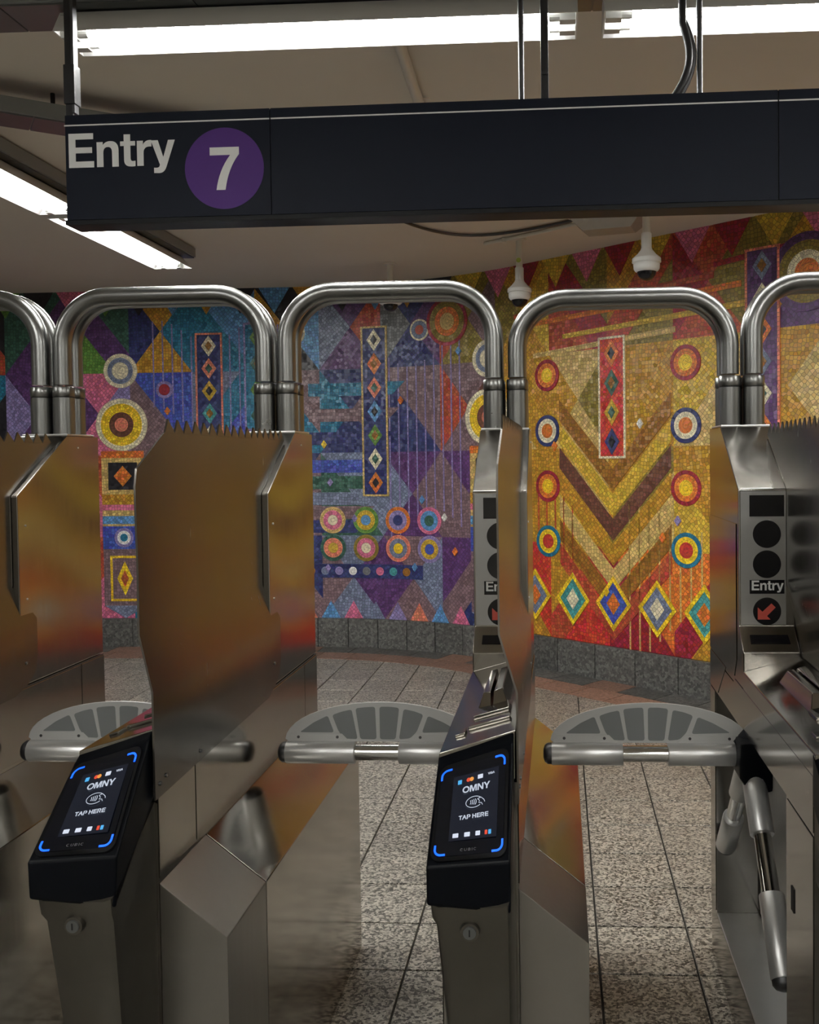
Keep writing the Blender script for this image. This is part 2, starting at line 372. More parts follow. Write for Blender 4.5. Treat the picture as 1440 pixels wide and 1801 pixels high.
GL['B'] = (0.72, [GL['P'][1][0], [(0.06,0),(0.40,0)] + bez((0.40,0),(0.66,0.02),(0.655,0.22))[1:] + bez((0.655,0.22),(0.63,0.37),(0.50,0.37))[1:] + [(0.30,0.37),(0.30,0.27),(0.42,0.27)] + bez((0.42,0.27),(0.50,0.26),(0.50,0.20))[1:] + bez((0.50,0.20),(0.50,0.125),(0.42,0.12))[1:] + [(0.21,0.12),(0.06,0.12)]])
GL[' '] = (0.28, [])

def text_outlines(s, x, y, h, kern=0.0, stretch=1.0):
    k = h / 0.72; outs = []; widths = []
    for ch in s:
        w, os_ = GL[ch]
        widths.append([[(x + px * k * stretch, y + py * k) for px, py in o] for o in os_])
        x += (w + kern) * k * stretch
    return widths, x

def text_width(s, h, kern=0.0, stretch=1.0): return sum((GL[c][0] + kern) for c in s) * h / 0.72 * stretch

# ------------------------------------------------------------------ the mosaic wall's curve
AX, AY, AR, WH = -2.2, 8.2, 2.9, 3.115    # straight wall at depth AY up to AX, then an arc of radius AR, then straight again
TA = math.radians(41); SA = AR * TA; X_CORNER = 4.2
EX, EY = AX + AR * math.sin(TA), AY - AR + AR * math.cos(TA)
SC_ = SA + (X_CORNER - EX) / math.cos(TA); YC = EY - (SC_ - SA) * math.sin(TA)
def wall_pt(s, h, d=0.0):
    """point on the wall: s metres along it (0 where the curve starts), d metres in front of it"""
    if s <= 0: return Vector((AX + s, AY - d, h))
    if s <= SA:
        t = s / AR
        return Vector((AX + (AR - d) * math.sin(t), AY - AR + (AR - d) * math.cos(t), h))
    q = s - SA
    return Vector((EX + q * math.cos(TA) - d * math.sin(TA), EY - q * math.sin(TA) - d * math.cos(TA), h))

S0, S1 = -7.0, SC_
SOFF = -0.38
# ================================================================== THE SETTING
Y_BACK = -6.0; X_LEFT = AX - 7.0; X_RIGHT = X_CORNER
struct(box('floor', X_LEFT, X_RIGHT + 0.2, Y_BACK, AY + 0.3, -0.25, -0.010, 'grout'))
FLOOR = bpy.data.objects['floor']
struct(box('ceiling', X_LEFT, X_RIGHT + 0.2, Y_BACK, AY + 0.3, WH, WH + 0.2, 'ceil'))
struct(box('wall_left', X_LEFT - 0.2, X_LEFT, Y_BACK, AY + 0.3, -0.01, WH, 'wall'))
struct(box('wall_front', X_LEFT, X_RIGHT + 0.2, Y_BACK - 0.2, Y_BACK, -0.01, WH, 'wall'))

struct(box('wall_right', X_RIGHT, X_RIGHT + 0.2, Y_BACK, YC + 0.02, -0.01, WH, 'wall'))

# ---- floor tiles: 0.305 m squares, joints where the photograph has them
T = 0.305; YO = 2.9436
def to_px(p):
    v = cam.matrix_world.inverted() @ Vector(p)
    return PX + F * v.x / -v.z, PY - F * v.y / -v.z, -v.z
XJ = 0.1114
bm = bmesh.new(); g = 0.0036
bm_box(bm, -T/2 + g, T/2 - g, -T/2 + g, T/2 - g, -0.0105, 0.0)
bevel(bm, 0.0015, 1, [e for e in bm.edges if all(v.co.z > -0.001 for v in e.verts)])
bmesh.ops.recalc_face_normals(bm, faces=bm.faces)
tile_me = bpy.data.meshes.new('floor_tile'); bm.to_mesh(tile_me); bm.free(); tile_me.materials.append(M['floor'])
BORDER = 0.52
def in_hall(x, y, d):
    """True when (x, y) lies more than d in front of the mosaic wall"""
    if x > X_RIGHT - 0.02: return False
    if x <= AX: return y < AY - d
    if math.hypot(x - AX, y - (AY - AR)) < AR - d and y > AY - AR: return True
    return (x - EX) * math.sin(TA) + (y - EY) * math.cos(TA) < -d and (x > AX + (AR - d) * math.sin(TA) or y < AY - AR)
cand = []
for i in range(-32, 16):
    for j in range(-30, 18):
        x = XJ + (i + 0.5) * T; y = YO + (j + 0.5) * T
        if not any(in_hall(x + a*T/2, y + b*T/2, BORDER) for a in (-1, 1) for b in (-1, 1)): continue
        if x < X_LEFT or y < Y_BACK: continue
        cand.append((x, y))
seen, rest = [], []
for x, y in cand:
    ok = False
    if y > 0.6:
        u, v, z = to_px((x, y, 0)); ok = 60 < u < 1400 and v < 1880
        if ok and y < 3.1:      # under the turnstile cabinets nothing shows
            ok = any(lo < x < hi for lo, hi in ((-0.80, -0.10), (-0.10, 0.66)))
        if ok and x < -1.75 and y < 4.0: ok = False
    (seen if ok else rest).append((x, y))
seen.sort(key=lambda p: p[1]); rest += seen[300:]; seen = seen[:300]
for x, y in seen:
    o = link('floor_tile', tile_me, None, FLOOR); o.location = (x, y, 0)
bm = bmesh.new()
for x, y in rest:
    bm_box(bm, x - T/2 + g, x + T/2 - g, y - T/2 + g, y + T/2 - g, -0.0105, 0.0)
o = from_bm('floor_tile_field', bm, 'floor', FLOOR); o['kind'] = 'stuff'

# ---- things laid along the curved wall
def wall_block(name, sa, sb, d0, d1, h0, h1, mat, parent, n=2, bv=0.0):
    bm = bmesh.new(); rows = []
    for k in range(n + 1):
        s = sa + (sb - sa) * k / n
        rows.append([bm.verts.new(wall_pt(s, h, d)) for d, h in ((d0, h0), (d1, h0), (d1, h1), (d0, h1))])
    for a, b in zip(rows, rows[1:]):
        for q in range(4): bm.faces.new((a[q], a[(q+1) % 4], b[(q+1) % 4], b[q]))
    bm.faces.new(rows[0][::-1]); bm.faces.new(rows[-1])
    if bv: bevel(bm, bv, 1)
    return from_bm(name, bm, mat, parent)

def long_block(name, sa, sb, d0, d1, h0, h1, mat, parent=None):
    return wall_block(name, sa, sb, d0, d1, h0, h1, mat, parent, n=max(2, int((sb - sa) / 0.15)))

PL = 0.25
BASE = struct(long_block('baseboard_back', S0, S1, 0.0, 0.030, -0.01, PL - 0.004, 'seam'))
s = -3.2
while s < 6.4:
    w = 0.275 if s < 1.5 else 0.36
    wall_block('plinth_slab', s + 0.0035, s + w - 0.0035, 0.012, 0.042, -0.005, PL, 'plinth', BASE, 3, 0.002)
    s += w
wall_block('plinth_slab', S0, -3.2, 0.012, 0.042, -0.005, PL, 'plinth', BASE, 2)
long_block('plinth_slab', s, S1, 0.012, 0.042, -0.005, PL, 'plinth', BASE)
# terracotta border that follows the wall
s = -3.2; q = 0
while s < 6.4:
    w = 0.305
    wall_block('border_tile', s + 0.004, s + w - 0.004, 0.045, 0.27, -0.009, 0.003, 'plinth' if q % 5 else 'terracotta', FLOOR, 2)  # inner row's darker stone puts the shade along the plinth into colour
    wall_block('border_tile', s + 0.004 + 0.08, s + w - 0.004 + 0.08, 0.277, 0.52, -0.009, 0.003, 'terracotta', FLOOR, 2)
    s += w; q += 1
b_ = long_block('border_field', s + 0.08, S1, 0.045, 0.52, -0.009, 0.003, 'terracotta', FLOOR)
b_ = long_block('border_field', S0, -3.2, 0.045, 0.52, -0.009, 0.003, 'terracotta', FLOOR)

# ---- the mosaic wall: a generic geometric mosaic in the colours of the place
WALL = struct(long_block('wall_back', S0, S1, -0.25, 0.0, -0.01, WH, 'grout'))

def clip(poly, s_lo, s_hi):
    def half(P, c, keep):
        out = []
        for i in range(len(P)):
            a, b = P[i], P[(i+1) % len(P)]
            ia, ib = keep(a[0], c), keep(b[0], c)
            if ia: out.append(a)
            if ia != ib:
                t = (c - a[0]) / (b[0] - a[0]); out.append((c, a[1] + (b[1] - a[1]) * t))
        return out
    P = half(poly, s_lo, lambda v, c: v >= c)
    return half(P, s_hi, lambda v, c: v <= c) if len(P) > 2 else []

DS = 0.16
def inlay(name, polys, rgb, layer, polar=None, parent=None):
    """pieces of coloured tesserae set into the wall; polys are convex outlines in (s, h)"""
    bm = bmesh.new(); uvl = bm.loops.layers.uv.new('UVMap'); d = 0.0025 * layer
    ang = rnd.choice((0, 0, PI/4, -PI/4)) + rnd.uniform(-0.1, 0.1); ca, sa = math.cos(ang), math.sin(ang); off = rnd.uniform(0, 9)
    vm = {}
    def vert(s, h, dd):
        k = (round(s, 5), round(h, 5), dd)
        if k not in vm: vm[k] = bm.verts.new(wall_pt(s + SOFF, h, dd))
        return vm[k]
    edges = {}
    for P in polys:
        P = [(s, min(max(h, PL - 0.02), WH)) for s, h in P]
        a, b = min(p[0] for p in P), max(p[0] for p in P)
        k0, k1 = math.floor(a / DS), math.ceil(b / DS)
        for k in range(k0, max(k1, k0 + 1)):
            C = clip(P, k * DS, (k + 1) * DS)
            Q = []
            for p in C:
                if not Q or math.hypot(p[0]-Q[-1][0], p[1]-Q[-1][1]) > 2e-5: Q.append(p)
            if len(Q) > 2 and math.hypot(Q[0][0]-Q[-1][0], Q[0][1]-Q[-1][1]) < 2e-5: Q.pop()
            if len(Q) < 3: continue
            vs = [vert(s_, h_, d) for s_, h_ in Q]
            if len(set(vs)) < 3: continue
            try: f = bm.faces.new(vs)
            except ValueError: continue
            for lp, (s_, h_) in zip(f.loops, Q):
                if polar:
                    r = math.hypot(s_ - polar[0], h_ - polar[1]); t = math.atan2(h_ - polar[1], s_ - polar[0])
                    lp[uvl].uv = (t * 0.2 + off, r)
                else: lp[uvl].uv = (ca * s_ - sa * h_ + off, sa * s_ + ca * h_ + off)
            n = len(Q)
            for i in range(n):
                A, B = (round(Q[i][0],5), round(Q[i][1],5)), (round(Q[(i+1)%n][0],5), round(Q[(i+1)%n][1],5))
                if (B, A) in edges: del edges[(B, A)]
                else: edges[(A, B)] = 1
    for A, B in list(edges):
        try: bm.faces.new((vert(*B, d), vert(*A, d), vert(*A, 0.0), vert(*B, 0.0)))
        except ValueError: pass
    if not bm.faces: bm.free(); return None
    return from_bm(name, bm, mosaic(rgb), parent or WALL)

def rect(a, b, c, d): return [(a, c), (b, c), (b, d), (a, d)]
def dia(s, h, rs, rh): return [(s - rs, h), (s, h - rh), (s + rs, h), (s, h + rh)]
def ringp(s, h, r0, r1, n=28, a0=0.0, a1=360.0):
    out = []
    for k in range(n):
        t0, t1 = math.radians(a0 + (a1-a0)*k/n), math.radians(a0 + (a1-a0)*(k+1)/n)
        if r0 <= 0: out.append([(s, h), (s + r1*math.cos(t0), h + r1*math.sin(t0)), (s + r1*math.cos(t1), h + r1*math.sin(t1))])
        else: out.append([(s + r0*math.cos(t0), h + r0*math.sin(t0)), (s + r1*math.cos(t0), h + r1*math.sin(t0)), (s + r1*math.cos(t1), h + r1*math.sin(t1)), (s + r0*math.cos(t1), h + r0*math.sin(t1))])
    return out
def frame(a, b, c, d, w): return [rect(a, b, c, c+w), rect(a, b, d-w, d), rect(a, a+w, c+w, d-w), rect(b-w, b, c+w, d-w)]
def diaframe(s, h, rs, rh, w):
    k = w * 1.3
    o = dia(s, h, rs, rh); i = dia(s, h, rs - k, rh - k * rh / rs)
    return [[o[j], o[(j+1) % 4], i[(j+1) % 4], i[j]] for j in range(4)]
def medallion(s, h, rings, layer):
    for k, (r, c) in enumerate(rings):
        r1 = rings[k+1][0] if k + 1 < len(rings) else 0
        inlay('mosaic_ring' if r1 else 'mosaic_disc', ringp(s, h, r1, r, 32), c, layer, polar=(s, h))

NAVY, ROYAL, TEAL, SLATE, PURPLE = (44, 52, 104), (64, 82, 172), (34, 114, 146), (116, 126, 152), (88, 54, 106)
MAUVE, GREY, GREEN, SKY, CREAM = (122, 98, 104), (112, 114, 116), (52, 92, 78), (92, 146, 196), (226, 216, 184)
GOLD, OCHRE, MUST, ORANGE, RUST = (186, 138, 42), (148, 100, 34), (204, 168, 56), (214, 118, 46), (176, 76, 50)
RED, CRIM, BROWN, PINK, YELL = (196, 58, 44), (150, 34, 50), (104, 62, 48), (206, 108, 140), (238, 200, 40)
INK, LIME, SALM, WHITE, LILAC = (30, 28, 36), (96, 140, 60), (222, 130, 104), (234, 232, 226), (140, 128, 178)
AQUA, OLIVE, SAND = (70, 150, 150), (134, 116, 44), (202, 172, 104)

# large fields: diagonally split cells
def palette(s, h):
    if s < -2.35: return [RUST, TEAL, INK, OCHRE, BROWN]
    if s < -1.40:
        return [LIME, GREEN, PURPLE, LIME] if h > 2.55 else ([PINK, PURPLE, LILAC, SALM] if h > 2.0 else [SALM, RUST, PINK, RUST])
    if s < 0.45:
        return [INK, SKY, TEAL, NAVY, GOLD] if h > 2.6 else [TEAL, ROYAL, MAUVE, SLATE, NAVY]
    if s < 1.75:
        if h > 2.55: return [GREY, NAVY, SLATE, PURPLE, RUST]
        if h > 1.4: return [ROYAL, SLATE, TEAL, MAUVE, NAVY]
        return [SLATE, MAUVE, PURPLE, GREY, GREEN, SLATE]
    if s < 2.45: return [RUST, MAUVE, OLIVE, BROWN] if h > 1.4 else [NAVY, BROWN, PURPLE, MAUVE]
    if h > 2.6: return [OLIVE, RUST, GOLD, CRIM, PURPLE, MUST]
    if h > 1.25: return [GOLD, OCHRE, MUST, GOLD, OLIVE, GOLD, SAND]
    if s < 3.3: return [NAVY, RUST, OCHRE, ROYAL, RED, GOLD]
    return [ORANGE, GOLD, RUST, CRIM, OCHRE, ORANGE]
CW, CH = 0.56, 0.7165
i = 0; s = -3.4
while s < 7.6:
    for j in range(4):
        h0 = PL + j * CH; h1 = min(h0 + CH, WH); sm, hm = s + CW/2, (h0 + h1) / 2
        pal = palette(sm, hm); c = rnd.sample(pal, 3)
        if rnd.random() < 0.3:
            P = [[(s, h0), (s+CW, h0), (sm, hm)], [(s, h1), (s+CW, h1), (sm, hm)], [(s, h0), (sm, hm), (s, h1)], [(s+CW, h0), (sm, hm), (s+CW, h1)]]
            inlay('mosaic_field', [P[0]], c[0], 1); inlay('mosaic_field', [P[1]], c[0], 1)
            inlay('mosaic_field', [P[2]], c[1], 1); inlay('mosaic_field', [P[3]], c[2], 1)
        else:
            up_ = (i + j) % 2
            A = [(s, h0), (s+CW, h0), (s+CW, h1)] if up_ else [(s, h0), (s+CW, h0), (s, h1)]
            B = [(s, h0), (s+CW, h1), (s, h1)] if up_ else [(s+CW, h0), (s+CW, h1), (s, h1)]
            inlay('mosaic_field', [A], c[0], 1); inlay('mosaic_field', [B], c[1], 1)
            w = 0.13        # a diagonal ribbon along the split
            if rnd.random() < 0.6:
                if up_: R_ = [(s, h0), (s+w, h0), (s+CW, h1-w*CH/CW), (s+CW, h1), (s+CW-w, h1), (s, h0+w*CH/CW)]
                else: R_ = [(s, h1), (s, h1-w*CH/CW), (s+CW-w, h0), (s+CW, h0), (s+CW, h0+w*CH/CW), (s+w, h1)]
                inlay('mosaic_ribbon', [R_], c[2], 2)
    s += CW; i += 1
S_FIELD_END = s
long_block('mosaic_border', S_FIELD_END + SOFF, S1, 0.0, 0.004, PL, WH, mosaic(OCHRE), WALL)
long_block('mosaic_border', S0, -3.4 + SOFF, 0.0, 0.004, PL, WH, mosaic(TEAL), WALL)
# pinstripes over the blue and the orange fields
for a, b, c0, c1, col in ((-0.95, 0.25, 1.9, 2.75, LILAC), (1.15, 1.85, 1.0, 2.5, LILAC), (3.5, 4.15, 0.35, 1.2, SAND), (2.55, 3.0, 0.7, 1.3, RUST)):
    s = a
    while s < b:
        inlay('mosaic_line', [rect(s, s + 0.011, c0 + 0.2 * math.sin(s*5), c1 + 0.1 * math.cos(s*7))], col, 3); s += 0.085
# horizontal courses in the blue bay
for k, (c, hh) in enumerate(((TEAL, 2.28), (MAUVE, 2.06), (NAVY, 1.86), (ROYAL, 1.62), (GREEN, 1.48), (SLATE, 1.34), (MAUVE, 1.22), (NAVY, 1.10))):
    inlay('mosaic_course', [[(0.42, hh), (1.30 - 0.05*k, hh), (1.18 - 0.05*k, hh - 0.11), (0.42, hh - 0.11)]], c, 3)
# rows along the top: a saw-tooth border
s = -3.3; k = 0
while s < 7.8:
    c = (LIME, INK, PINK)[k % 3] if s < -1.2 else ((GOLD, INK, SKY)[k % 3] if s < 1.5 else (PINK, CRIM, MUST)[k % 3])
    inlay('mosaic_triangle', [[(s, WH), (s + 0.27, WH), (s + 0.135, WH - 0.22)]], c, 3)
    s += 0.30; k += 1
# rows along the foot
s = 0.3; k = 0
while s < 2.2:
    inlay('mosaic_triangle', [[(s, PL), (s + 0.17, PL), (s + 0.085, PL + 0.15)]], (SALM, SKY, PINK, SLATE, LILAC)[k % 5], 3); s += 0.205; k += 1
inlay('mosaic_course', [rect(0.35, 1.45, 0.60, 0.72)], NAVY, 3)
s = 0.42; k = 0
while s < 1.4:
    c = (OCHRE, SLATE, LILAC, WHITE, GREY, PINK, AQUA)[k % 7]
    inlay('mosaic_disc', ringp(s, 0.66, 0, 0.036, 16), c, 4, polar=(s, 0.66)); s += 0.125; k += 1
# pillars of stacked blocks
for s, flip in ((-1.24, 0), (2.12, 1), (5.30, 0)):
    w = 0.19
    inlay('mosaic_course', [rect(s - w, s + w, 0.98, 1.66)], SAND, 3)
    inlay('mosaic_course', [rect(s - w, s + w, 0.36, 0.98)], MAUVE, 3)
    inlay('mosaic_course', [rect(s - w, s + w, 0.86, 1.06)], ROYAL, 4)
    inlay('mosaic_course', [rect(s - w, s + w, 1.08, 1.15)], SKY, 4)
    inlay('mosaic_course', [rect(s - w, s + w, 1.20, 1.25)], PINK, 4)
    inlay('mosaic_course', [rect(s - w, s + w, 1.25, 1.34)], GOLD, 4)
    inlay('mosaic_square', [rect(s - 0.13, s + 0.13, 1.38, 1.62)], INK, 4)
    inlay('mosaic_diamond', [dia(s, 1.50, 0.08, 0.09)], ORANGE, 5)
    medallion(s, 0.96, [(0.085, LILAC), (0.06, WHITE), (0.035, TEAL)], 5)
    inlay('mosaic_course', [rect(s - w, s + w, 1.66, 1.72)], ORANGE, 4)
    medallion(s, 1.95, [(0.23, CREAM), (0.185, YELL), (0.11, BROWN), (0.06, SALM)], 5)
    medallion(s, 2.42, [(0.15, CREAM), (0.115, SLATE), (0.075, CREAM)], 5)
    inlay('mosaic_frame', frame(s - 0.13, s + 0.13, 0.40, 0.80, 0.02), YELL, 4)
    inlay('mosaic_diamond', [dia(s, 0.60, 0.07, 0.15)], YELL, 4)
    inlay('mosaic_diamond', [dia(s, 0.60, 0.035, 0.075)], RUST, 5)
    inlay('mosaic_triangle', [[(s - w, PL + 0.11), (s + w, PL + 0.11), (s, PL)]], SLATE, 4)
# tall narrow panels with chains of diamonds
for s, h0, h1, ground, rim, cols in ((-0.45, 1.55, 2.72, NAVY, SALM, (SALM, CREAM, AQUA, MUST)), (1.02, 1.32, 2.74, NAVY, SAND, (ORANGE, CREAM, LIME, SKY, SALM)),
                                     (-0.02, 1.9, 2.8, TEAL, LILAC, (GREEN, LIME)),
                                     (3.36, 1.62, 2.46, RED, CREAM, (NAVY, MUST, GREEN, ORANGE)),
                                     (4.55, 1.1, 2.9, PURPLE, SALM, (ORANGE, CREAM, SLATE)), (6.2, 0.8, 2.6, CRIM, CREAM, (NAVY, MUST))):
    w = 0.105 if h1 - h0 > 0.6 else 0.13
    inlay('mosaic_panel', [rect(s - w, s + w, h0, h1)], ground, 4)
    inlay('mosaic_frame', frame(s - w - 0.015, s + w + 0.015, h0 - 0.015, h1 + 0.015, 0.016), rim, 5)
    n = max(3, int((h1 - h0) / 0.19)); st = (h1 - h0) / n
    for k in range(n):
        hh = h0 + (k + 0.5) * st
        inlay('mosaic_diamond', [dia(s, hh, 0.066, st * 0.46)], cols[k % len(cols)], 5)
        inlay('mosaic_diamond', [dia(s, hh, 0.032, st * 0.22)], (INK, GREEN, OCHRE)[k % 3], 6)
# ring medallions scattered in rows
for s, h, rg in ((-0.85, 2.25, [(0.075, LILAC), (0.05, CRIM)]), (0.30, 2.72, [(0.10, CREAM), (0.085, GREY), (0.045, ROYAL)]), (1.45, 2.70, [(0.09, CREAM), (0.075, SLATE), (0.04, RUST)]),
                 *[(0.62 + 0.30 * k, hh, [(0.115, c0), (0.085, c1), (0.045, c2)]) for hh, cs in ((1.10, ((SAND, PINK, CREAM), (LIME, MUST, SKY), (ORANGE, LILAC, NAVY), (PINK, SKY, GREEN))), (0.86, ((GREEN, SALM, MUST), (OLIVE, PINK, CREAM), (SALM, SLATE, YELL), (LILAC, MUST, ROYAL)))) for k, (c0, c1, c2) in enumerate(cs)],
                 (1.72, 2.75, [(0.20, CRIM), (0.17, OLIVE), (0.12, ORANGE), (0.07, SAND)]), (4.85, 2.72, [(0.24, PURPLE), (0.19, OLIVE), (0.13, CREAM), (0.08, ORANGE)]),
                 *[(ss, hh, [(0.12, c0), (0.092, c1), (0.055, c2)]) for ss in (2.74, 3.98) for hh, (c0, c1, c2) in ((0.98, (TEAL, YELL, RED)), (1.40, (CRIM, ORANGE, YELL)), (1.82, (NAVY, CREAM, ORANGE)), (2.24, (CRIM, ORANGE, YELL)))],
                 (5.9, 2.0, [(0.24, CRIM), (0.19, ORANGE), (0.12, YELL)]), (5.9, 1.1, [(0.24, TEAL), (0.19, MUST), (0.12, RED)])):
    medallion(s, h, rg, 4)
for k, (c, top) in enumerate(((OCHRE, 2.05), (MUST, 1.87), (BROWN, 1.69), (GOLD, 1.51), (SAND, 1.33), (OCHRE, 1.15), (RUST, 0.97))):
    for sg in (-1, 1):
        inlay('mosaic_chevron', [[(3.36, top - 0.52), (3.36 + sg * 0.50, top), (3.36 + sg * 0.50, top - 0.155), (3.36, top - 0.675)]], c, 3)
# framed diamonds low in the gold bay, and a chain of small ones
for k in range(9):
    ss = 2.60 + k * 0.38
    inlay('mosaic_diamond', [dia(ss, 0.56, 0.16, 0.20)], (SLATE, AQUA, ROYAL)[k % 3], 4)
    inlay('mosaic_frame', diaframe(ss, 0.56, 0.16, 0.20, 0.028), YELL, 5)
    inlay('mosaic_diamond', [dia(ss, 0.56, 0.06, 0.08)], (ORANGE, CREAM)[k % 2], 5)
for hh, c, a, b in ((2.62, ORANGE, 2.5, 4.4), (2.50, MUST, 2.9, 4.6), (2.70, RUST, 2.4, 4.2), (2.38, SAND, 2.6, 3.9), (2.84, CRIM, 4.2, 5.2), (2.58, ROYAL, 4.6, 5.2)):
    inlay('mosaic_ribbon', [[(a, hh), (b, hh + 0.07), (b, hh + 0.11), (a, hh + 0.035)]], c, 3)
for k in range(34):
    s = rnd.uniform(-0.9, 5.0); hh = rnd.uniform(0.6, 2.5)
    inlay('mosaic_diamond', [dia(s, hh, 0.026, 0.036)], rnd.choice((WHITE, YELL, ORANGE, SKY, LILAC)), 7)
# ================================================================== LIGHT FITTINGS
def lerp(a, b, t): return a + (b - a) * t

def light_unit(name, p0, dirv, length, width, h, label, group='fluorescent lights under the ceiling'):
    """trough lamp: p0 = centre of its near end, runs along dirv; reflector, tubes, sockets"""
    d = Vector((dirv[0], dirv[1], 0)).normalized(); n = Vector((-d.y, d.x, 0))
    root = empty(name, (p0[0], p0[1], h), label, 'ceiling light', group)
    root.rotation_euler = (0, 0, math.atan2(d.y, d.x))
    L_, w = length, width / 2
    # reflector: shallow trough open downwards, with end plates
    bm = bmesh.new(); t = 0.004
    prof = [(-w, 0.0), (-w * 0.45, 0.075), (w * 0.45, 0.075), (w, 0.0)]
    inner = [(a, b) for a, b in prof]; outer = [(-w - t, 0.0), (-w * 0.45 - t, 0.075 + t), (w * 0.45 + t, 0.075 + t), (w + t, 0.0)]
    A = [(0, a, b) for a, b in inner + outer[::-1]]; B = [(L_, a, b) for a, b in inner + outer[::-1]]
    a = [bm.verts.new(p) for p in A]; b = [bm.verts.new(p) for p in B]; m = len(a)
    for i in range(m): bm.faces.new((a[i], b[i], b[(i+1) % m], a[(i+1) % m]))
    for ring in (a, b):
        for k in range(3): bm.faces.new((ring[k], ring[k+1], ring[m-2-k], ring[m-1-k]))
    for x in (0.0, L_ - 0.005):
        bm_loft(bm, [(x, q, z) for q, z in prof], [(x + 0.005, q, z) for q, z in prof])
    from_bm('reflector', bm, 'trough', root)
    for k, y in enumerate((-w * 0.42, w * 0.42)):
        tube('tube', [(0.085, y, 0.014), (L_ - 0.085, y, 0.014)], 0.013, 'tube', root, 12)
        for x in (0.0, L_):
            s_ = 1 if x == 0 else -1
            bm = bmesh.new(); bm_box(bm, min(x + s_*0.006, x + s_*0.055), max(x + s_*0.006, x + s_*0.055), y - 0.016, y + 0.016, -0.004, 0.068)
            bm_tube(bm, [(x + s_*0.05, y, 0.014), (x + s_*0.088, y, 0.014)], 0.0145, 12)
            from_bm('socket', bm, 'socket', root)
    return root

def rail(name, p0, p1, width, h0, h1, mat_side, label, stems):
    a, b = Vector((*p0, 0)), Vector((*p1, 0)); d = (b - a).normalized(); L_ = (b - a).length
    root = empty(name, (p0[0], p0[1], h0), label, 'light rail')
    root.rotation_euler = (0, 0, math.atan2(d.y, d.x)); w = width / 2
    box('housing', 0, L_, -w, w, 0.002, h1 - h0, mat_side, root, 0.006)
    x = 0.0
    while x < L_ - 0.05:                # bright cover plates on the underside
        e = min(x + 0.62, L_)
        box('cover_plate', x + 0.003, e - 0.003, -w + 0.012, w - 0.012, -0.004, 0.003, 'channel', root); x += 0.62
    for s_ in stems:
        tube('hanger', [(s_, 0, h1 - h0), (s_, 0, WH - h0)], 0.009, 'post', root, 10)
        box('hanger_plate', s_ - 0.03, s_ + 0.03, -0.03, 0.03, h1 - h0 - 0.001, h1 - h0 + 0.008, 'post', root)
    return root

RH = 2.955
rail('light_rail', (-3.6, 3.032), (3.4, 3.06), 0.20, RH + 0.088, 3.108, 'housing', 'long grey rail across the top of the picture carrying two bright tube lights', (0.5, 2.2, 4.0, 5.2))
def on_r1(x): return (x, 3.032 + 0.004 * (x + 3.6))
d1 = (7.0, 0.028)
light_unit('fluorescent_light', on_r1(-1.565), d1, 1.635, 0.185, RH, 'long bright tube light above the left part of the Entry sign')
light_unit('fluorescent_light', on_r1(0.150), d1, 1.635, 0.185, RH, 'bright tube light at the top right, past a short gap')
q0, q1 = Vector((-2.62, 3.439)), Vector((-0.45, 4.947)); dv = (q1 - q0).normalized()
rail('light_rail', q0, q1, 0.19, RH + 0.026, 3.045, 'housing', 'grey slanting rail at the upper left, running behind the Entry sign', (0.28, 0.70, 1.9))
for e_, w_ in ((0.835, 'tube light mostly hidden behind the upper left corner of the Entry sign'), (1.76, 'added unseen tube light behind the middle of the Entry sign')):  # second lamp is added out of sight to bring light to the mosaic
    p_ = q0 + dv * e_
    light_unit('fluorescent_light', (p_.x, p_.y), dv, 0.86, 0.17, RH - 0.062, w_)
XR3 = -2.66
rail('light_rail', (XR3 - 0.01, 3.80), (XR3, 6.62), 0.27, RH + 0.088, 3.108, 'housing', 'grey rail receding at the left edge above the lit tubes', (0.7, 2.9))
light_unit('fluorescent_light', (XR3, 5.15), (0, 1), 1.40, 0.26, RH, 'tube light under the lower left corner of the Entry sign')
light_unit('fluorescent_light', (XR3, 3.82), (0, 1), 1.25, 0.26, RH, 'bright tube light at the left edge of the picture, left of the Entry sign')
# unseen lights of the same type, added to brighten the sign and steel
for k, (x, y, w) in enumerate(((-2.6, -0.6, 'left of the viewpoint, nearer row'), (0.5, -0.6, 'right of the viewpoint, nearer row'), (-2.6, -3.4, 'behind the viewpoint on the left, farther row'), (0.5, -3.4, 'behind the viewpoint on the right, farther row'), (-5.6, 1.0, 'over the hall far to the left'), (2.2, 1.6, 'over the hall far to the right'))):
    light_unit('fluorescent_light', (x, y), (1, 0), 1.635, 0.27, RH + 0.08, 'added unseen tube light ' + w)

# ================================================================== HANGING SIGN
SL = Vector((-1.4335, 2.75, 0)); SRt = Vector((0.729, 2.733, 0)); sd = (SRt - SL).normalized()
SB, ST = 2.302, 2.6213
sign = empty('hanging_sign', (SL.x, SL.y, SB), 'long blue black overhead sign reading Entry with a purple 7 disc', 'sign')
sign.rotation_euler = (0, 0, math.atan2(sd.y, sd.x)); SLEN = 3.3; SHT = ST - SB; TH = 0.085
box('sign_case', 0.0, SLEN, 0.004, TH, 0.0, SHT, 'sign_edge', sign, 0.003)
def sign_fn(x, z, d): return (x, 0.004 - d, z)
for nm, a, b in (('sign_panel', 0.004, 0.611), ('sign_panel', 0.6145, 2.05), ('sign_panel', 2.0535, SLEN - 0.004)):
    slab(nm, [rect(a, b, 0.016, SHT - 0.001)], sign_fn, 0.0, 0.005, 'sign', sign)
box('bottom_lip', 0.0, SLEN, -0.006, 0.004, 0.0, 0.014, 'sign_edge', sign, 0.002)
for a, b in ((0.001, 0.611), (0.6145, 2.05), (2.0535, SLEN)):
    slab('white_rule', [rect(a, b, SHT - 0.0325, SHT - 0.0285)], sign_fn, 0.005, 0.0056, 'sign_white', sign)
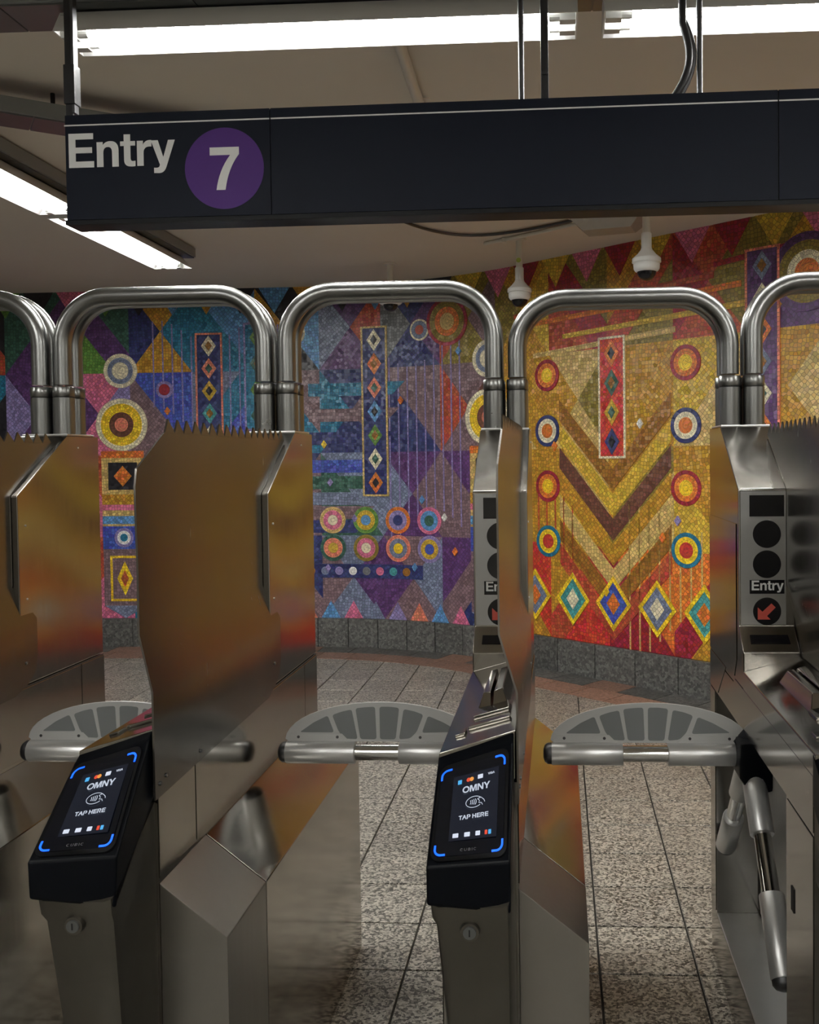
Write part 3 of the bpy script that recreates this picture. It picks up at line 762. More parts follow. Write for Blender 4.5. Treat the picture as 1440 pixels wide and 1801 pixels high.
outs, _ = text_outlines('Entry', 0.004, 0.166, 0.0985, kern=-0.035)
for ch, o_ in zip('Entry', outs):
    slab('letter', o_, sign_fn, 0.005, 0.0062, 'sign_white', sign)
dsc = slab('route_disc', [disc(0.476, 0.151, 0.1165, 64)], sign_fn, 0.005, 0.0060, 'sign_purple', sign)
outs, _ = text_outlines('7', 0.476 - 0.047, 0.151 - 0.062, 0.124)
slab('numeral', outs[0], sign_fn, 0.0060, 0.0070, 'sign_white', dsc)
# hangers
def in_sign(x, y, z): return (x, y, z)
box('hanger_bar', -0.012, 0.010, 0.035, 0.045, SHT, WH - SB, 'post', sign, 0.002)
box('hanger_bar', 0.004, 0.016, 0.035, 0.060, SHT + 0.02, WH - SB, 'rod', sign, 0.002)
box('bar_splice', -0.014, 0.020, 0.028, 0.066, SHT + 0.045, SHT + 0.16, 'post', sign, 0.003)
box('hanger_bar', 1.392, 1.414, 0.03, 0.052, SHT, WH - SB, 'post', sign, 0.002)
tube('hanger_bolt', [(1.403, 0.024, SHT + 0.085), (1.403, 0.030, SHT + 0.085)], 0.010, 'post', sign, 12)
tube('hanger_rod', [(1.335, 0.065, SHT), (1.335, 0.065, WH - SB)], 0.0085, 'rod', sign, 12)
tube('hanger_rod', [(1.845, 0.065, SHT), (1.845, 0.065, WH - SB)], 0.0085, 'rod', sign, 12)
tube('cable', [(1.795, 0.05, WH - SB)] + [(1.795 + 0.022 * math.sin(k / 9 * PI) - 0.03 * (k / 9) ** 3, 0.05, lerp(WH - SB - 0.28, SHT, k / 9)) for k in range(10)], 0.011, 'post', sign, 10)
tube('cable', [(1.80, 0.06, WH - SB)] + [(1.80 + 0.030 * math.sin(k / 9 * PI) - 0.02 * (k / 9) ** 3, 0.06, lerp(WH - SB - 0.26, SHT, k / 9)) for k in range(10)], 0.008, 'rod', sign, 10)

# ================================================================== DOME CAMERAS, CONDUITS
def lathe(name, prof, mat, parent, n=28):
    bm = bmesh.new(); rings = []
    for r, z in prof: rings.append([bm.verts.new((r * math.cos(2*PI*k/n), r * math.sin(2*PI*k/n), z)) for k in range(n)])
    for a, b in zip(rings, rings[1:]):
        for k in range(n): bm.faces.new((a[k], a[(k+1) % n], b[(k+1) % n], b[k]))
    bm.faces.new(rings[0][::-1]); bm.faces.new(rings[-1])
    return from_bm(name, bm, mat, parent, smooth=True, angle=40)

def dome_camera(x, y, h, label, flat=False):
    r = empty('dome_camera', (x, y, h), label, 'security camera', 'dome cameras hanging on white poles')
    if flat:
        lathe('camera_body', [(0.02, 0.075), (0.05, 0.07), (0.085, 0.062), (0.088, 0.046), (0.075, 0.036), (0.06, 0.034)], 'white_paint', r)
    else:
        lathe('camera_body', [(0.029, 0.175), (0.034, 0.158), (0.055, 0.132), (0.083, 0.108), (0.084, 0.086), (0.073, 0.080), (0.077, 0.074), (0.075, 0.050), (0.066, 0.036), (0.058, 0.032)], 'white_paint', r)
        lathe('mount_collar', [(0.030, 0.165), (0.030, 0.25), (0.026, 0.255)], 'white_paint', r, 20)
    z0 = 0.036
    lathe('dome', [(0.056, z0)] + [(0.056 * math.cos(a), z0 - 0.054 * math.sin(a)) for a in (0.3, 0.6, 0.9, 1.2, 1.5)], 'smoke_dome', r)
    lathe('pole', [(0.023, 0.07 if flat else 0.17), (0.023, WH - h - 0.01)], 'pipe_cream', r, 20)
    lathe('ceiling_flange', [(0.05, WH - h - 0.014), (0.05, WH - h)], 'pipe_cream', r, 20)
    return r
dome_camera(0.515, 5.60, 2.645, 'white dome camera on a pole, rightmost and nearest of the three')
c2 = dome_camera(-0.259, 6.60, 2.665, 'white dome camera on a pole with a lime sticker, middle of the three')
lathe('sticker', [(0.0165, 0), (0.0165, 0.003)], 'sticker', c2, 20).matrix_basis = Matrix.Translation((-0.004, -0.022, 0.30)) @ Matrix.Rotation(PI/2, 4, 'X')
dome_camera(-1.274, 7.30, 2.765, 'flat white dome camera showing under the pipe hoop of the middle lane', True)

cond = tag(tube('ceiling_conduit', [(-0.55, 3.3, WH - 0.022), (-0.565, 3.8, WH - 0.022), (-0.575, 4.6, WH - 0.022), (-0.58, 5.6, WH - 0.022)], 0.022, 'pipe_cream'), 'cream painted conduit along the ceiling above the middle of the sign', 'conduit')
br = empty('pipe_bracket', (-0.555, 4.02, WH - 0.10), 'small bracket with a short stem beside the ceiling conduit', 'bracket')
tube('stem', [(0, 0, 0), (0, 0, 0.095)], 0.008, 'pipe_cream', br, 10); lathe('plate', [(0.032, 0.090), (0.032, 0.100)], 'pipe_cream', br, 16)
pts = [(-1.15 + 0.09 * k, 6.95 - 0.36 * math.sin(min(k, 9) / 9 * PI * 0.55) - 0.0 * k + (0.0 if k < 9 else 0.055 * (k - 9)) , 3.182) for k in range(10)]
pts = bez((-1.05, 5.75), (-0.85, 6.35), (-0.62, 6.62), (-0.3, 6.42), (0.25, 5.95), n=18)
cc = empty('ceiling_cable', (0, 0, WH - 0.02), 'thin dark cable beside a white conduit on the ceiling under the sign', 'cable')
tube('cable', [(x, y, 0.006) for x, y in pts], 0.010, 'rod', cc, 8)
p2 = bez((-0.50, 6.66), (-0.2, 6.45), (0.28, 6.02), n=8)
tube('conduit', [(x, y, 0.004) for x, y in p2], 0.013, 'pipe_cream', cc, 10)
box('clip', -0.375, -0.345, 6.54, 6.60, -0.012, 0.018, 'pipe_cream', cc, 0.003)
dl = empty('ceiling_diffuser', (0.33, 6.10, WH - 0.085), 'small frosted diffuser box on the ceiling below the sign', 'ceiling fitting')
dl.rotation_euler = (0, 0, -0.25)
loft('diffuser', [(-0.15, -0.09, 0), (0.15, -0.09, 0), (0.15, 0.09, 0), (-0.15, 0.09, 0)], [(-0.23, -0.15, 0.075), (0.23, -0.15, 0.075), (0.23, 0.15, 0.075), (-0.23, 0.15, 0.075)], 'clear', dl, 0.004)
box('mounting_frame', -0.24, 0.24, -0.16, 0.16, 0.075, 0.085, 'pipe_cream', dl, 0.002)

# ================================================================== TURNSTILE
XR = -0.0871; SP = 0.7157; CYO = 2.46
def P(u, y, h): return (u + 0.075, y - CYO, h)       # u = metres right of the cabinet's right side

def lx(u): return u + 0.075
def ly(y): return y - CYO
def tbox(name, u0, u1, y0, y1, h0, h1, mat, parent, bv=0.0, seg=2): return box(name, lx(u0), lx(u1), ly(y0), ly(y1), h0, h1, mat, parent, bv, seg)

TS = empty('turnstile', (XR - 0.075, CYO, 0), 'x', 'turnstile', 'steel tripod turnstiles in a row')
UL = -0.1495; YN, YF = 1.839, 3.085; RN, RF = 2.062, 2.985; RT, RB = 0.876, 0.172
# cabinet: base, ends, top beam and back wall around the hollow where the arms turn
bm = bmesh.new()
for a in ((UL, 0, YN, YF, 0.0, RB), (UL, 0, RF, YF, RB, 0.975), (UL, 0, YN, RN, RB, 0.975), (UL, 0, RN, RF, RT, 0.975), (-0.012, 0, RN, RF, RB, RT)):
    bm_box(bm, lx(a[0]), lx(a[1]), ly(a[2]), ly(a[3]), a[4], a[5])
from_bm('cabinet', bm, 'steel', TS)
# cover panels, a hair proud of the cabinet so the joints show
def side_panel(nm, pts, u0, u1, mat='steel', bv=0.0015):
    return loft(nm, [P(u0, y, h) for y, h in pts], [P(u1, y, h) for y, h in pts], mat, TS, bv, 1)
side_panel('side_panel', [(YN, 0.775), (2.03, 0.775), (2.03, 0.969), (YN, 0.969)], 0.0, 0.0022)
side_panel('side_panel', [(2.034, 0.775), (2.932, 0.775), (2.932, 0.969), (2.034, 0.969)], 0.0, 0.0022)
side_panel('side_panel', [(2.936, 0.772), (YF, 0.772), (YF, 0.969), (2.936, 0.969)], 0.0, 0.0022)
side_panel('side_panel', [(YN, 0.02), (RN - 0.006, 0.02), (RN - 0.006, 0.872), (YN, 0.872)], UL - 0.002, UL)
side_panel('side_panel', [(YN, 0.990), (YN, 0.880), (2.80, 0.880), (2.66, 0.990)], UL - 0.002, UL)
side_panel('side_panel', [(2.945, 0.880), (YF, 0.880), (YF, 0.990), (2.805, 0.990)], UL - 0.002, UL)
side_panel('side_panel', [(RF + 0.012, 0.18), (YF, 0.18), (YF, 0.874), (RF + 0.012, 0.874)], UL - 0.002, UL)
side_panel('side_panel', [(2.665, 0.996), (YF, 0.996), (YF, 1.42), (2.63, 1.42), (2.63, 1.05)], UL - 0.002, UL)
side_panel('ledge', [(RN, RB), (RF, RB), (RF, RB + 0.007), (RN, RB + 0.007)], UL, -0.02, 'alu')
tbox('key_slot', UL - 0.004, UL - 0.001, 1.985, 2.008, 0.655, 0.705, 'seam', TS)
loft('inner_panel', [P(-0.02, RN + 0.03, RB + 0.015), P(-0.02, RF - 0.02, RB + 0.015), P(-0.02, RF - 0.02, 0.86), P(-0.02, RN + 0.03, 0.86)], [P(-0.013, RN + 0.02, RB + 0.01), P(-0.013, RF - 0.01, RB + 0.01), P(-0.013, RF - 0.01, 0.87), P(-0.013, RN + 0.02, 0.87)], 'plate', TS)
# wider lower housing on the right with a chamfered shoulder, in two lengths
for a, b in ((1.839, 2.0905), (2.0932, YF)):
    pr = [(0.0, 0.0), (0.1362, 0.0), (0.1362, 0.6585), (0.0, 0.766)]
    loft('lower_housing', [P(u, a, h) for u, h in pr], [P(u, b, h) for u, h in pr], 'steel_matte' if a < 2 else 'steel', TS, 0.0025, 2)
# tower
YW = 2.6014
tw = [(YF, 0.977), (YF, 1.692), (2.885, 1.692), (YW, 1.5155), (YW, 1.1451), (2.539, 1.087), (2.539, 0.977)]
tower = loft('tower', [P(UL, y, h) for y, h in tw], [P(0, y, h) for y, h in tw], 'steel', TS, 0.004, 2)
tbox('tower_cap', UL + 0.002, -0.002, 2.890, 3.06, 1.692, 1.698, 'alu', TS, 0.002)
for y, h in ((2.95, 1.655), (2.64, 1.43), (2.64, 1.22)):
    tube('rivet', [P(0.0, y, h), P(0.002, y, h)], 0.0028, 'alu', TS, 10)
def tower_fn(x, z, d): return P(x, YW - d, z)
plate = slab('display_plate', [rect(UL + 0.006, -0.024, 1.150, 1.509)], tower_fn, 0.0, 0.0018, 'plate', TS)
CU = -0.0745
slab('display_window', [rect(CU - 0.046, CU + 0.046, 1.4414, 1.4987)], tower_fn, 0.0018, 0.003, 'lens', plate)
slab('lamp_lens', [disc(CU, 1.394, 0.0373)], tower_fn, 0.0018, 0.003, 'lens', plate)
slab('lamp_lens', [disc(CU, 1.313, 0.0373)], tower_fn, 0.0018, 0.003, 'lens', plate)
slab('entry_plate', [rect(CU - 0.046, CU + 0.046, 1.2334, 1.2706)], tower_fn, 0.0018, 0.003, 'lens', plate)
tw_ = text_width('Entry', 0.0262, -0.035)
outs, _ = text_outlines('Entry', CU - tw_ / 2, 1.2430, 0.0262, kern=-0.035)
slab('entry_lettering', [o for q in outs for o in q], tower_fn, 0.003, 0.0034, 'sign_white', plate)
slab('arrow_lens', [disc(CU, 1.186, 0.0373)], tower_fn, 0.0018, 0.003, 'lens', plate)
ar = [(-0.024, -0.022), (0.010, -0.022), (0.0005, -0.0125), (0.0235, 0.0105), (0.0125, 0.0215), (-0.0115, -0.001), (-0.024, 0.011)]
slab('arrow', [[(CU - 0.001 + a, 1.186 + b) for a, b in ar]], tower_fn, 0.003, 0.0034, 'arrow', plate)
def slope_fn(x, t, d):                 # the small tilted face under the display
    y = lerp(YW, 2.539, t); h = lerp(1.1451, 1.087, t); return P(x, y - d * 0.68, h + d * 0.73)
slab('fare_display', [[(CU - 0.050, 0.35), (CU + 0.050, 0.35), (CU + 0.053, 0.68), (CU - 0.051, 0.68)]], slope_fn, 0.0, 0.002, 'lens', TS)
# reader deck, tilted towards the rider
def deck_h(u, y): return lerp(1.035, 1.076, (u - UL) / -UL)
A = [P(UL - 0.001, 1.825, deck_h(UL, 0)), P(-0.002, 1.842, deck_h(0, 0)), P(-0.002, 1.842, 0.98), P(UL - 0.001, 1.825, 0.98)]
B = [P(UL - 0.001, 2.538, deck_h(UL, 0)), P(-0.002, 2.538, deck_h(0, 0)), P(-0.002, 2.538, 0.98), P(UL - 0.001, 2.538, 0.98)]
deck = loft('reader_deck', A, B, 'steel', TS, 0.003, 2)
def deckP(u, y, d): return P(u, y, deck_h(u, y) + d)
# card swipe: two raised rails with a slot between, and a stepped lip in front
for a, b, nm in ((-0.098, -0.066, 'swipe_rail'), (-0.063, -0.026, 'swipe_rail')):
    m = (a + b) / 2; sg = 1 if m > -0.06 else -1
    bot = [(a, 2.06), (b, 2.06), (b, 2.36), (a, 2.36)]
    i0, o0 = (b - 0.002, a + 0.013) if sg < 0 else (a + 0.002, b - 0.015)
    lo, hi = min(i0, o0), max(i0, o0)
    loft(nm, [deckP(u, y, 0.0) for u, y in bot], [deckP(lo, 2.10 if sg < 0 else 2.085, 0.034), deckP(hi, 2.085 if sg < 0 else 2.10, 0.034), deckP(hi, 2.33, 0.032), deckP(lo, 2.33, 0.032)], 'steel', TS, 0.003, 2)
for a, b, c, d_, e_ in ((-0.100, -0.024, 2.01, 2.075, 0.009), (-0.128, -0.108, 1.905, 1.945, 0.006), (-0.104, -0.018, 1.935, 1.962, 0.008)):
    loft('swipe_step', [deckP(a, c, 0), deckP(b, c, 0), deckP(b, d_, 0), deckP(a, d_, 0)], [deckP(a, c, e_), deckP(b, c, e_), deckP(b, d_, e_), deckP(a, d_, e_)], 'steel', TS, 0.002, 2)
# anti-jump fin: bent sheet with a toothed top
bm = bmesh.new()
def fin_u(y, up_): return lerp(-0.031, -0.019, min(max((y - 1.84) / 0.76, 0), 1))
teeth = 17
rows = []
def row(pts): rows.append(pts)
NY = 12
def span(a, b, ha, hb, f): return [(lerp(a, b, k / NY), lerp(ha, hb, k / NY), f(lerp(a, b, k / NY))) for k in range(NY + 1)]
low = lambda y: 0.004
hi_ = lambda y: fin_u(y, True)
row(span(1.822, 2.56, 0.938, 0.958, low)); row(span(1.822, 2.625, 0.955, 0.978, low)); row(span(1.822, 2.662, 0.985, 1.003, low)); row(span(1.822, 2.68, 1.04, 1.05, low))
row(span(1.822, 2.68, 1.153, 1.16, low))
row(span(1.845, 2.596, 1.262, 1.262, hi_)); row(span(1.846, 2.596, 1.40, 1.40, hi_)); row(span(1.842, 2.596, 1.5155, 1.5155, hi_)); row(span(1.842, 2.655, 1.557, 1.557, hi_))
row(span(1.850, 2.715, 1.592, 1.592, hi_)); row(span(1.945, 2.805, 1.646, 1.650, hi_)); row(span(1.982, 2.830, 1.667, 1.667, hi_))
TH_ = 0.004
def emit(side):
    g_ = [[bm.verts.new(P(u + side, y, h)) for y, h, u in r] for r in rows]
    for r in range(len(g_) - 1):
        for k in range(NY): bm.faces.new((g_[r][k], g_[r][k+1], g_[r+1][k+1], g_[r+1][k]))
    return g_
ga, gb = emit(0.0), emit(-TH_)
nr = len(rows)
for k in range(NY):
    for r in (0, nr - 1): bm.faces.new((ga[r][k], ga[r][k+1], gb[r][k+1], gb[r][k]))
for r in range(nr - 1):
    for k in (0, NY): bm.faces.new((ga[r][k], ga[r+1][k], gb[r+1][k], gb[r][k]))
from_bm('fin_panel', bm, 'fin', TS, smooth=True, angle=25)
fin_o = [o for o in TS.children if o.name.startswith('fin_panel')][0]
bm = bmesh.new()
for k in range(teeth):
    ya = lerp(1.985, 2.828, k / teeth); yb = lerp(1.985, 2.828, (k + 1) / teeth); ym = lerp(ya, yb, 0.35)
    hb = 1.6665
    A = [P(hi_(y), y, h) for y, h in ((ya, hb), (yb, hb), (ym, hb + 0.030))]
    B = [P(hi_(y) - TH_, y, h) for y, h in ((ya, hb), (yb, hb), (ym, hb + 0.030))]
    bm_loft(bm, A, B)
from_bm('teeth', bm, 'fin', fin_o)
for y, h in ((1.845, 0.965), (1.875, 0.972), (2.06, 0.965), (2.62, 1.04)):
    tube('bolt', [P(0.003, y, h), P(0.0065, y, h)], 0.0042, 'channel', TS, 10)

# ---- tap reader
VL, VR = UL - 0.002, -0.006
Lp = [(1.842, 1.036), (1.806, 1.016), (1.634, 0.893), (1.637, 0.826), (1.648, 0.820), (1.842, 0.935)]
Rp = [(1.848, 1.076), (1.822, 1.060), (1.674, 0.888), (1.660, 0.803), (1.668, 0.797), (1.848, 0.948)]
bm = bmesh.new(); bm_loft(bm, [P(VL, y, h) for y, h in Lp], [P(VR, y, h) for y, h in Rp])
bevel(bm, 0.010, 3); bm.normal_update()
bmesh.ops.triangulate(bm, faces=[f for f in bm.faces if len(f.verts) > 4])
reader = from_bm('tap_reader', bm, 'black', TS, smooth=True, angle=60, wn=True)
TL_, TR_, BL_, BR_ = [Vector(P(*q)) for q in ((VL, *Lp[1]), (VR, *Rp[1]), (VL, *Lp[2]), (VR, *Rp[2]))]
SN = ((TR_ - TL_).cross(TL_ - BL_)).normalized()
if SN.y > 0: SN = -SN
def face_fn(a, b, d):               # a 0..1 left to right, b 0..1 top to bottom
    p = TL_.lerp(TR_, a).lerp(BL_.lerp(BR_, a), b); return p + SN * d
FW = (TR_ - TL_).length; FH = (BL_ - TL_).length
def asp(pts): return pts
def rr(a0, a1, b0, b1, r): # rounded rectangle with a radius in metres
    o = rrect(a0 * FW, a1 * FW, b0 * FH, b1 * FH, r, 6); return [(x / FW, y / FH) for x, y in o]
slab('bezel_rim', [rr(0.045, 0.955, 0.045, 0.965, 0.018)], face_fn, -0.002, 0.0045, 'rim', reader)
slab('screen_glass', [rr(0.085, 0.915, 0.10, 0.925, 0.013)], face_fn, 0.0045, 0.0055, 'glass_black', reader)
slab('screen', [rr(0.25, 0.83, 0.20, 0.80, 0.001)], face_fn, 0.0055, 0.0058, 'lcd', reader)
def mpath(pts): return [(x / FW, y / FH) for x, y in pts]
def mstroke(pts, w): return mpath(stroke(pts, w))
gx0, gx1, gy0, gy1 = 0.097 * FW, 0.903 * FW, 0.110 * FH, 0.915 * FH; R_ = 0.011
for cx, cy, a0 in ((gx0 + R_, gy0 + R_, 180), (gx1 - R_, gy0 + R_, 270), (gx1 - R_, gy1 - R_, 0), (gx0 + R_, gy1 - R_, 90)):
    c0, s0 = math.cos(math.radians(a0)), math.sin(math.radians(a0)); c1, s1 = math.cos(math.radians(a0 + 90)), math.sin(math.radians(a0 + 90))
    st_ = (cx + R_ * c0 - 0.008 * -s0 * 1.0, cy + R_ * s0 - 0.008 * c0)
    en_ = (cx + R_ * c1 + 0.008 * -s1, cy + R_ * s1 + 0.008 * c1)
    slab('corner_light', [mstroke([st_] + arc(cx, cy, R_, a0, a0 + 90, 8) + [en_], 0.0034)], face_fn, 0.0055, 0.0064, 'led', reader)
def flip(outs, cx, cy):             # lettering is drawn y-up; the screen's b axis runs down
    return [[((cx + x) / FW, (cy - y) / FH) for x, y in o] for o in outs]
def screen_text(nm, s_, a, b, h, mat, kern=-0.03, stretch=1.0):
    w = text_width(s_, h, kern, stretch); outs, _ = text_outlines(s_, -w / 2, -h / 2, h, kern, stretch)
    slab(nm, flip([o for q in outs for o in q], a * FW, b * FH), face_fn, 0.0058, 0.0061, mat, reader)
screen_text('omny_lettering', 'OMNY', 0.545, 0.345, 0.0125, 'scr_white', -0.05, 1.08)
screen_text('tap_here_lettering', 'TAP HERE', 0.535, 0.60, 0.0080, 'scr_white', -0.03, 1.05)
screen_text('card_lettering', 'VISA', 0.735, 0.245, 0.0042, 'scr_white', -0.02, 1.0)
screen_text('maker_lettering', 'CUBIC', 0.50, 0.885, 0.0048, 'brand_grey', 0.15, 1.2)
hx, hy = 0.545 * FW, 0.475 * FH
sym = [stroke(arc(hx - 0.002, hy, 0.0155, 40, 325, 22, 0.0105), 0.0011)]
for k in range(4): sym.append(stroke(arc(hx - 0.014 + k * 0.0028, hy, 0.0060 + 0.0006 * k, -38 - 2*k, 38 + 2*k, 8), 0.0012))
sym += [stroke([(hx + 0.0045, hy - 0.0045), (hx + 0.011, hy - 0.0065), (hx + 0.017, hy - 0.001), (hx + 0.0185, hy + 0.003)], 0.0011),
        stroke([(hx + 0.0045, hy - 0.0045), (hx + 0.0085, hy - 0.0005), (hx + 0.007, hy + 0.003), (hx + 0.0125, hy + 0.004), (hx + 0.0145, hy + 0.008)], 0.0011)]
slab('contactless_symbol', [mpath(o) for o in sym], face_fn, 0.0058, 0.0061, 'scr_white', reader)
def card(a, b, w, h, mat): slab('card_mark', [mpath(rrect(a*FW - w/2, a*FW + w/2, b*FH - h/2, b*FH + h/2, 0.0008, 2))], face_fn, 0.0058, 0.0061, mat, reader)
card(0.335, 0.262, 0.0075, 0.0085, 'scr_blue'); card(0.595, 0.252, 0.0100, 0.0080, 'scr_card')
for a, mt, dd in ((0.445, 'scr_red', 0.0061), (0.485, 'scr_orange', 0.00625)):
    slab('card_mark', [mpath(disc(a * FW, 0.257 * FH, 0.0040, 20))], face_fn, 0.0058, dd, mt, reader)
for a, w, mt in ((0.33, 0.0105, 'scr_card'), (0.47, 0.0105, 'scr_card'), (0.60, 0.0085, 'scr_card'), (0.70, 0.0048, 'scr_red'), (0.745, 0.0052, 'scr_blue')):
    card(a, 0.755, w, 0.0080, mt)
# pedestal under the reader, with the lock
def ped(h, l, r, y): return (l, r, y, h)
levels = [(0.815, VL + 0.002, VR, 1.652), (0.788, VL + 0.005, VR, 1.655), (0.772, VL + 0.012, VR, 1.662), (0.50, VL + 0.032, VR, 1.690), (0.0, VL + 0.052, VR, 1.725)]
bm = bmesh.new(); rings = []
for h, l, r, y in levels:
    rise = 0.115 if h == 0.815 else 0.0
    rr_ = 0.016
    loop = [(r, 1.840), (r, y + rr_), (r - rr_ * 0.3, y + rr_ * 0.3), (r - rr_, y), (l + rr_, y), (l + rr_ * 0.3, y + rr_ * 0.3), (l, y + rr_), (l, 1.840)]
    rings.append([bm.verts.new(P(u, yy, h + (rise * (yy - y) / (1.840 - y)))) for u, yy in loop])
for a, b in zip(rings, rings[1:]):
    for k in range(8): bm.faces.new((a[k], a[(k+1) % 8], b[(k+1) % 8], b[k]))
bm.faces.new(rings[0]); bm.faces.new(rings[-1][::-1]); bm.normal_update()
bmesh.ops.triangulate(bm, faces=[f for f in bm.faces if len(f.verts) > 4])
pedo = from_bm('reader_pedestal', bm, 'bronze', TS, smooth=True, angle=30)
lc = -0.078
tube('lock_cup', [P(lc, 1.670, 0.772), P(lc, 1.650, 0.771)], [0.019, 0.0165], 'bronze', pedo, 24)
tube('lock_barrel', [P(lc, 1.655, 0.772), P(lc, 1.6465, 0.7715)], 0.0115, 'channel', pedo, 24)
tbox('keyhole', lc - 0.0012, lc + 0.0012, 1.6455, 1.647, 0.766, 0.778, 'seam', pedo)

# ---- tripod
HB = Vector((-0.134, 2.532, 0.818))
bm = bmesh.new()
bm_tube(bm, [P(HB.x + 0.06, HB.y, HB.z + 0.045), P(HB.x - 0.005, HB.y, HB.z - 0.01)], [0.075, 0.062], 24)
from_bm('tripod_hub', bm, 'black', TS, smooth=True, angle=40)
hub_o = [o for o in TS.children if o.name.startswith('tripod_hub')][0]
hb = [(-0.040, 0.050), (0.045, 0.055), (0.045, -0.075), (-0.012, -0.085), (-0.042, -0.040)]
loft('hub_bracket', [P(HB.x + a, HB.y - 0.075, HB.z + b) for a, b in hb], [P(HB.x + a, HB.y + 0.065, HB.z + b) for a, b in hb], 'black', hub_o, 0.010, 2)
def arm(d, Ln, guard):
    d = Vector(d).normalized(); o = Vector(P(*HB))
    at = lambda t: o + d * t
    a = tube('tripod_arm', [at(0.02), at(Ln)], 0.0215, 'chrome', TS, 24)
    for s0, s1 in ((0.035, 0.215), (Ln - 0.200, Ln - 0.012)):
        bm = bmesh.new(); bm_tube(bm, [at(s0), at(s0 + 0.002), at(s1 - 0.002), at(s1)], [0.0290, 0.0303, 0.0303, 0.0290], 28)
        from_bm('arm_sleeve', bm, 'sleeve', a, smooth=True, angle=40)
    cap_ = [(Ln - 0.013, 0.0282), (Ln - 0.002, 0.0278), (Ln + 0.006, 0.022), (Ln + 0.010, 0.012)]
    tube('end_cap', [at(t) for t, r in cap_], [r for t, r in cap_], 'rod', a, 24)
    if guard:
        X0, K = 962.0, 659.0                          # measured along the arm from its tip
        fn = lambda x, z, dd: (at(Ln - (x - X0) / K).x, o.y + dd, o.z + z / K)
        out = [(974, 20)] + [(1140 + 172 * math.cos(math.radians(t)), 22 + 68 * math.sin(math.radians(t)) ** 1.0) for t in range(178, -1, -8)] + [(1312, 20)]
        g_ = slab('guard_plate', [out], fn, -0.003, 0.003, 'guard', a)
        for poly in ([(994, 36), (1020, 54), (1045, 66), (1056, 36)], [(1053, 67), (1070, 73), (1088, 77), (1098, 24), (1075, 25), (1064, 38)],
                     [(1095, 79), (1112, 81), (1130, 82), (1132, 24), (1103, 24)], [(1138, 82), (1156, 82), (1173, 80), (1166, 24), (1138, 24)],
                     [(1181, 78), (1200, 74), (1216, 68), (1204, 38), (1192, 26), (1172, 24)], [(1224, 66), (1250, 55), (1280, 38), (1213, 36)]):
            cx = sum(p[0] for p in poly) / len(poly); cy = sum(p[1] for p in poly) / len(poly)
            bm = bmesh.new()
            f = bm.faces.new([bm.verts.new((x, z, 0)) for x, z in poly])
            bmesh.ops.bevel(bm, geom=list(bm.verts), offset=4, segments=3, profile=0.5, affect='VERTICES')
            ol = [(v.co.x, v.co.y) for v in list(bm.faces)[0].verts]; bm.free()
            slab('guard_inlay', [ol], fn, -0.0036, 0.0036, 'panel_grey', a)
        for x0, x1 in ((972, 1084), (1188, 1310)):
            fl = [(x0, 22), (x1 - 18 if x0 < 1100 else x1, 34), (x1, 22)] if False else ([(x0, 20), (x0 + 6, 34), (x1 - 14, 34), (x1, 20)] if x0 < 1100 else [(x0, 20), (x0 + 14, 34), (x1 - 6, 34), (x1, 20)])
            slab('sleeve_flange', [fl], fn, -0.0052, 0.0052, 'guard', a)
            for xs in ((x0 + 20, x1 - 22) if x0 < 1100 else (x0 + 22, x1 - 32)):
                slab('screw', [disc(xs, 28, 2.6, 12)], fn, -0.0062, 0.0062, 'rod', a)
    return a
arm((-1, 0, 0), 0.534, True)
arm((0, -0.69, -0.72), 0.560, False)
arm((0, 0.69, -0.72), 0.560, False)

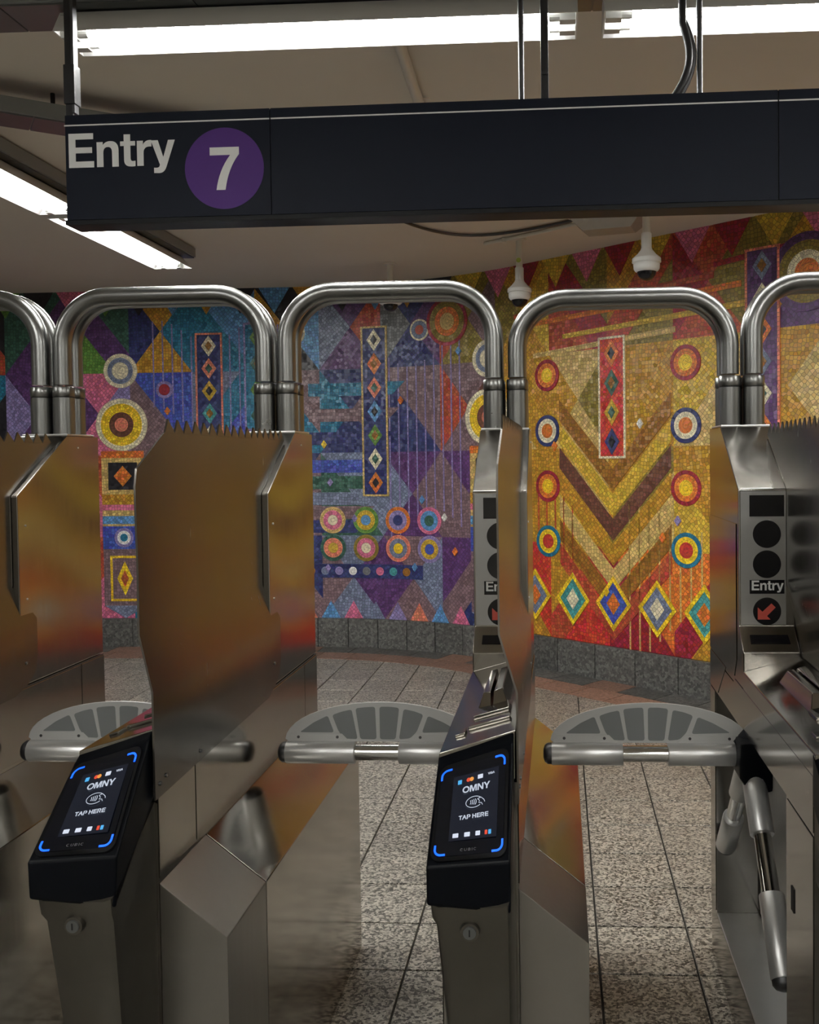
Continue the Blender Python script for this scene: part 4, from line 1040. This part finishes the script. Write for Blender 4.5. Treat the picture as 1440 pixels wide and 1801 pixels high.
lab = {0: 'steel turnstile whose tap reader and Entry display show in the middle of the picture',
       -1: 'steel turnstile with the large brown reflecting fin, left of the middle one',
       -2: 'steel turnstile cut off by the left edge, only its right flank in view',
       1: 'steel turnstile at the right edge with Entry display and black hub of arms in view'}
TSTS = {0: TS}
lab[-3] = 'steel turnstile standing just past the left edge of the picture'
lab[2] = 'steel turnstile standing just past the right edge of the picture'
for k in (-3, -2, -1, 1, 2):
    c = copy_tree(TS); c.location.x = TS.location.x + SP * k; TSTS[k] = c
for k, o in TSTS.items(): o['label'] = lab[k]

# ================================================================== PIPE HOOPS OVER THE LANES
def hoop(x0, x1, y, label, zt):
    r = empty('pipe_hoop', ((x0 + x1) / 2, y, 1.698), label, 'pipe hoop', 'steel pipe hoops over the lanes')
    hw = (x1 - x0) / 2; top = zt - 1.698; R = 0.150
    pts = [(-hw, 0, 0.155), (-hw, 0, top - R)] + [(-hw + R - R * math.cos(a), 0, top - R + R * math.sin(a)) for a in [PI/2 * k / 10 for k in range(1, 11)]]
    pts += [(-hw + R + (2*hw - 2*R) * k / 4, 0, top) for k in range(1, 4)]
    pts += [(hw - R + R * math.sin(a), 0, top - R + R * math.cos(a)) for a in [PI/2 * k / 10 for k in range(0, 11)]] + [(hw, 0, 0.155)]
    bm = bmesh.new(); bm_tube(bm, pts, 0.0275, 24)
    from_bm('pipe', bm, 'pipe', r, smooth=True, angle=50)
    for x in (-hw, hw):
        tube('sleeve', [(x, 0, 0.0), (x, 0, 0.1145)], 0.0325, 'pipe', r, 24)
        tube('sleeve_gap', [(x, 0, 0.113), (x, 0, 0.119)], 0.030, 'seam', r, 20)
        tube('collar', [(x, 0, 0.1175), (x, 0, 0.1195), (x, 0, 0.147), (x, 0, 0.149)], [0.0318, 0.0328, 0.0328, 0.0315], 'pipe', r, 24)
    return r
lane = {-3: 'cut off by the left edge', -2: 'over the lane left of the brown reflecting fin', -1: 'over the lane left of the middle turnstile', 0: 'over the lane right of the middle turnstile', 1: 'at the right edge of the picture'}
for k in range(-3, 2):
    cx = TS.location.x + SP * k
    for y, w in ((2.944, 'front'), (3.011, 'rear')):
        hoop(cx + 0.0357, cx + SP - 0.0357, y, '%s of two bent steel pipe hoops %s' % (w, lane[k]), 2.092 if k == 0 else 2.128)
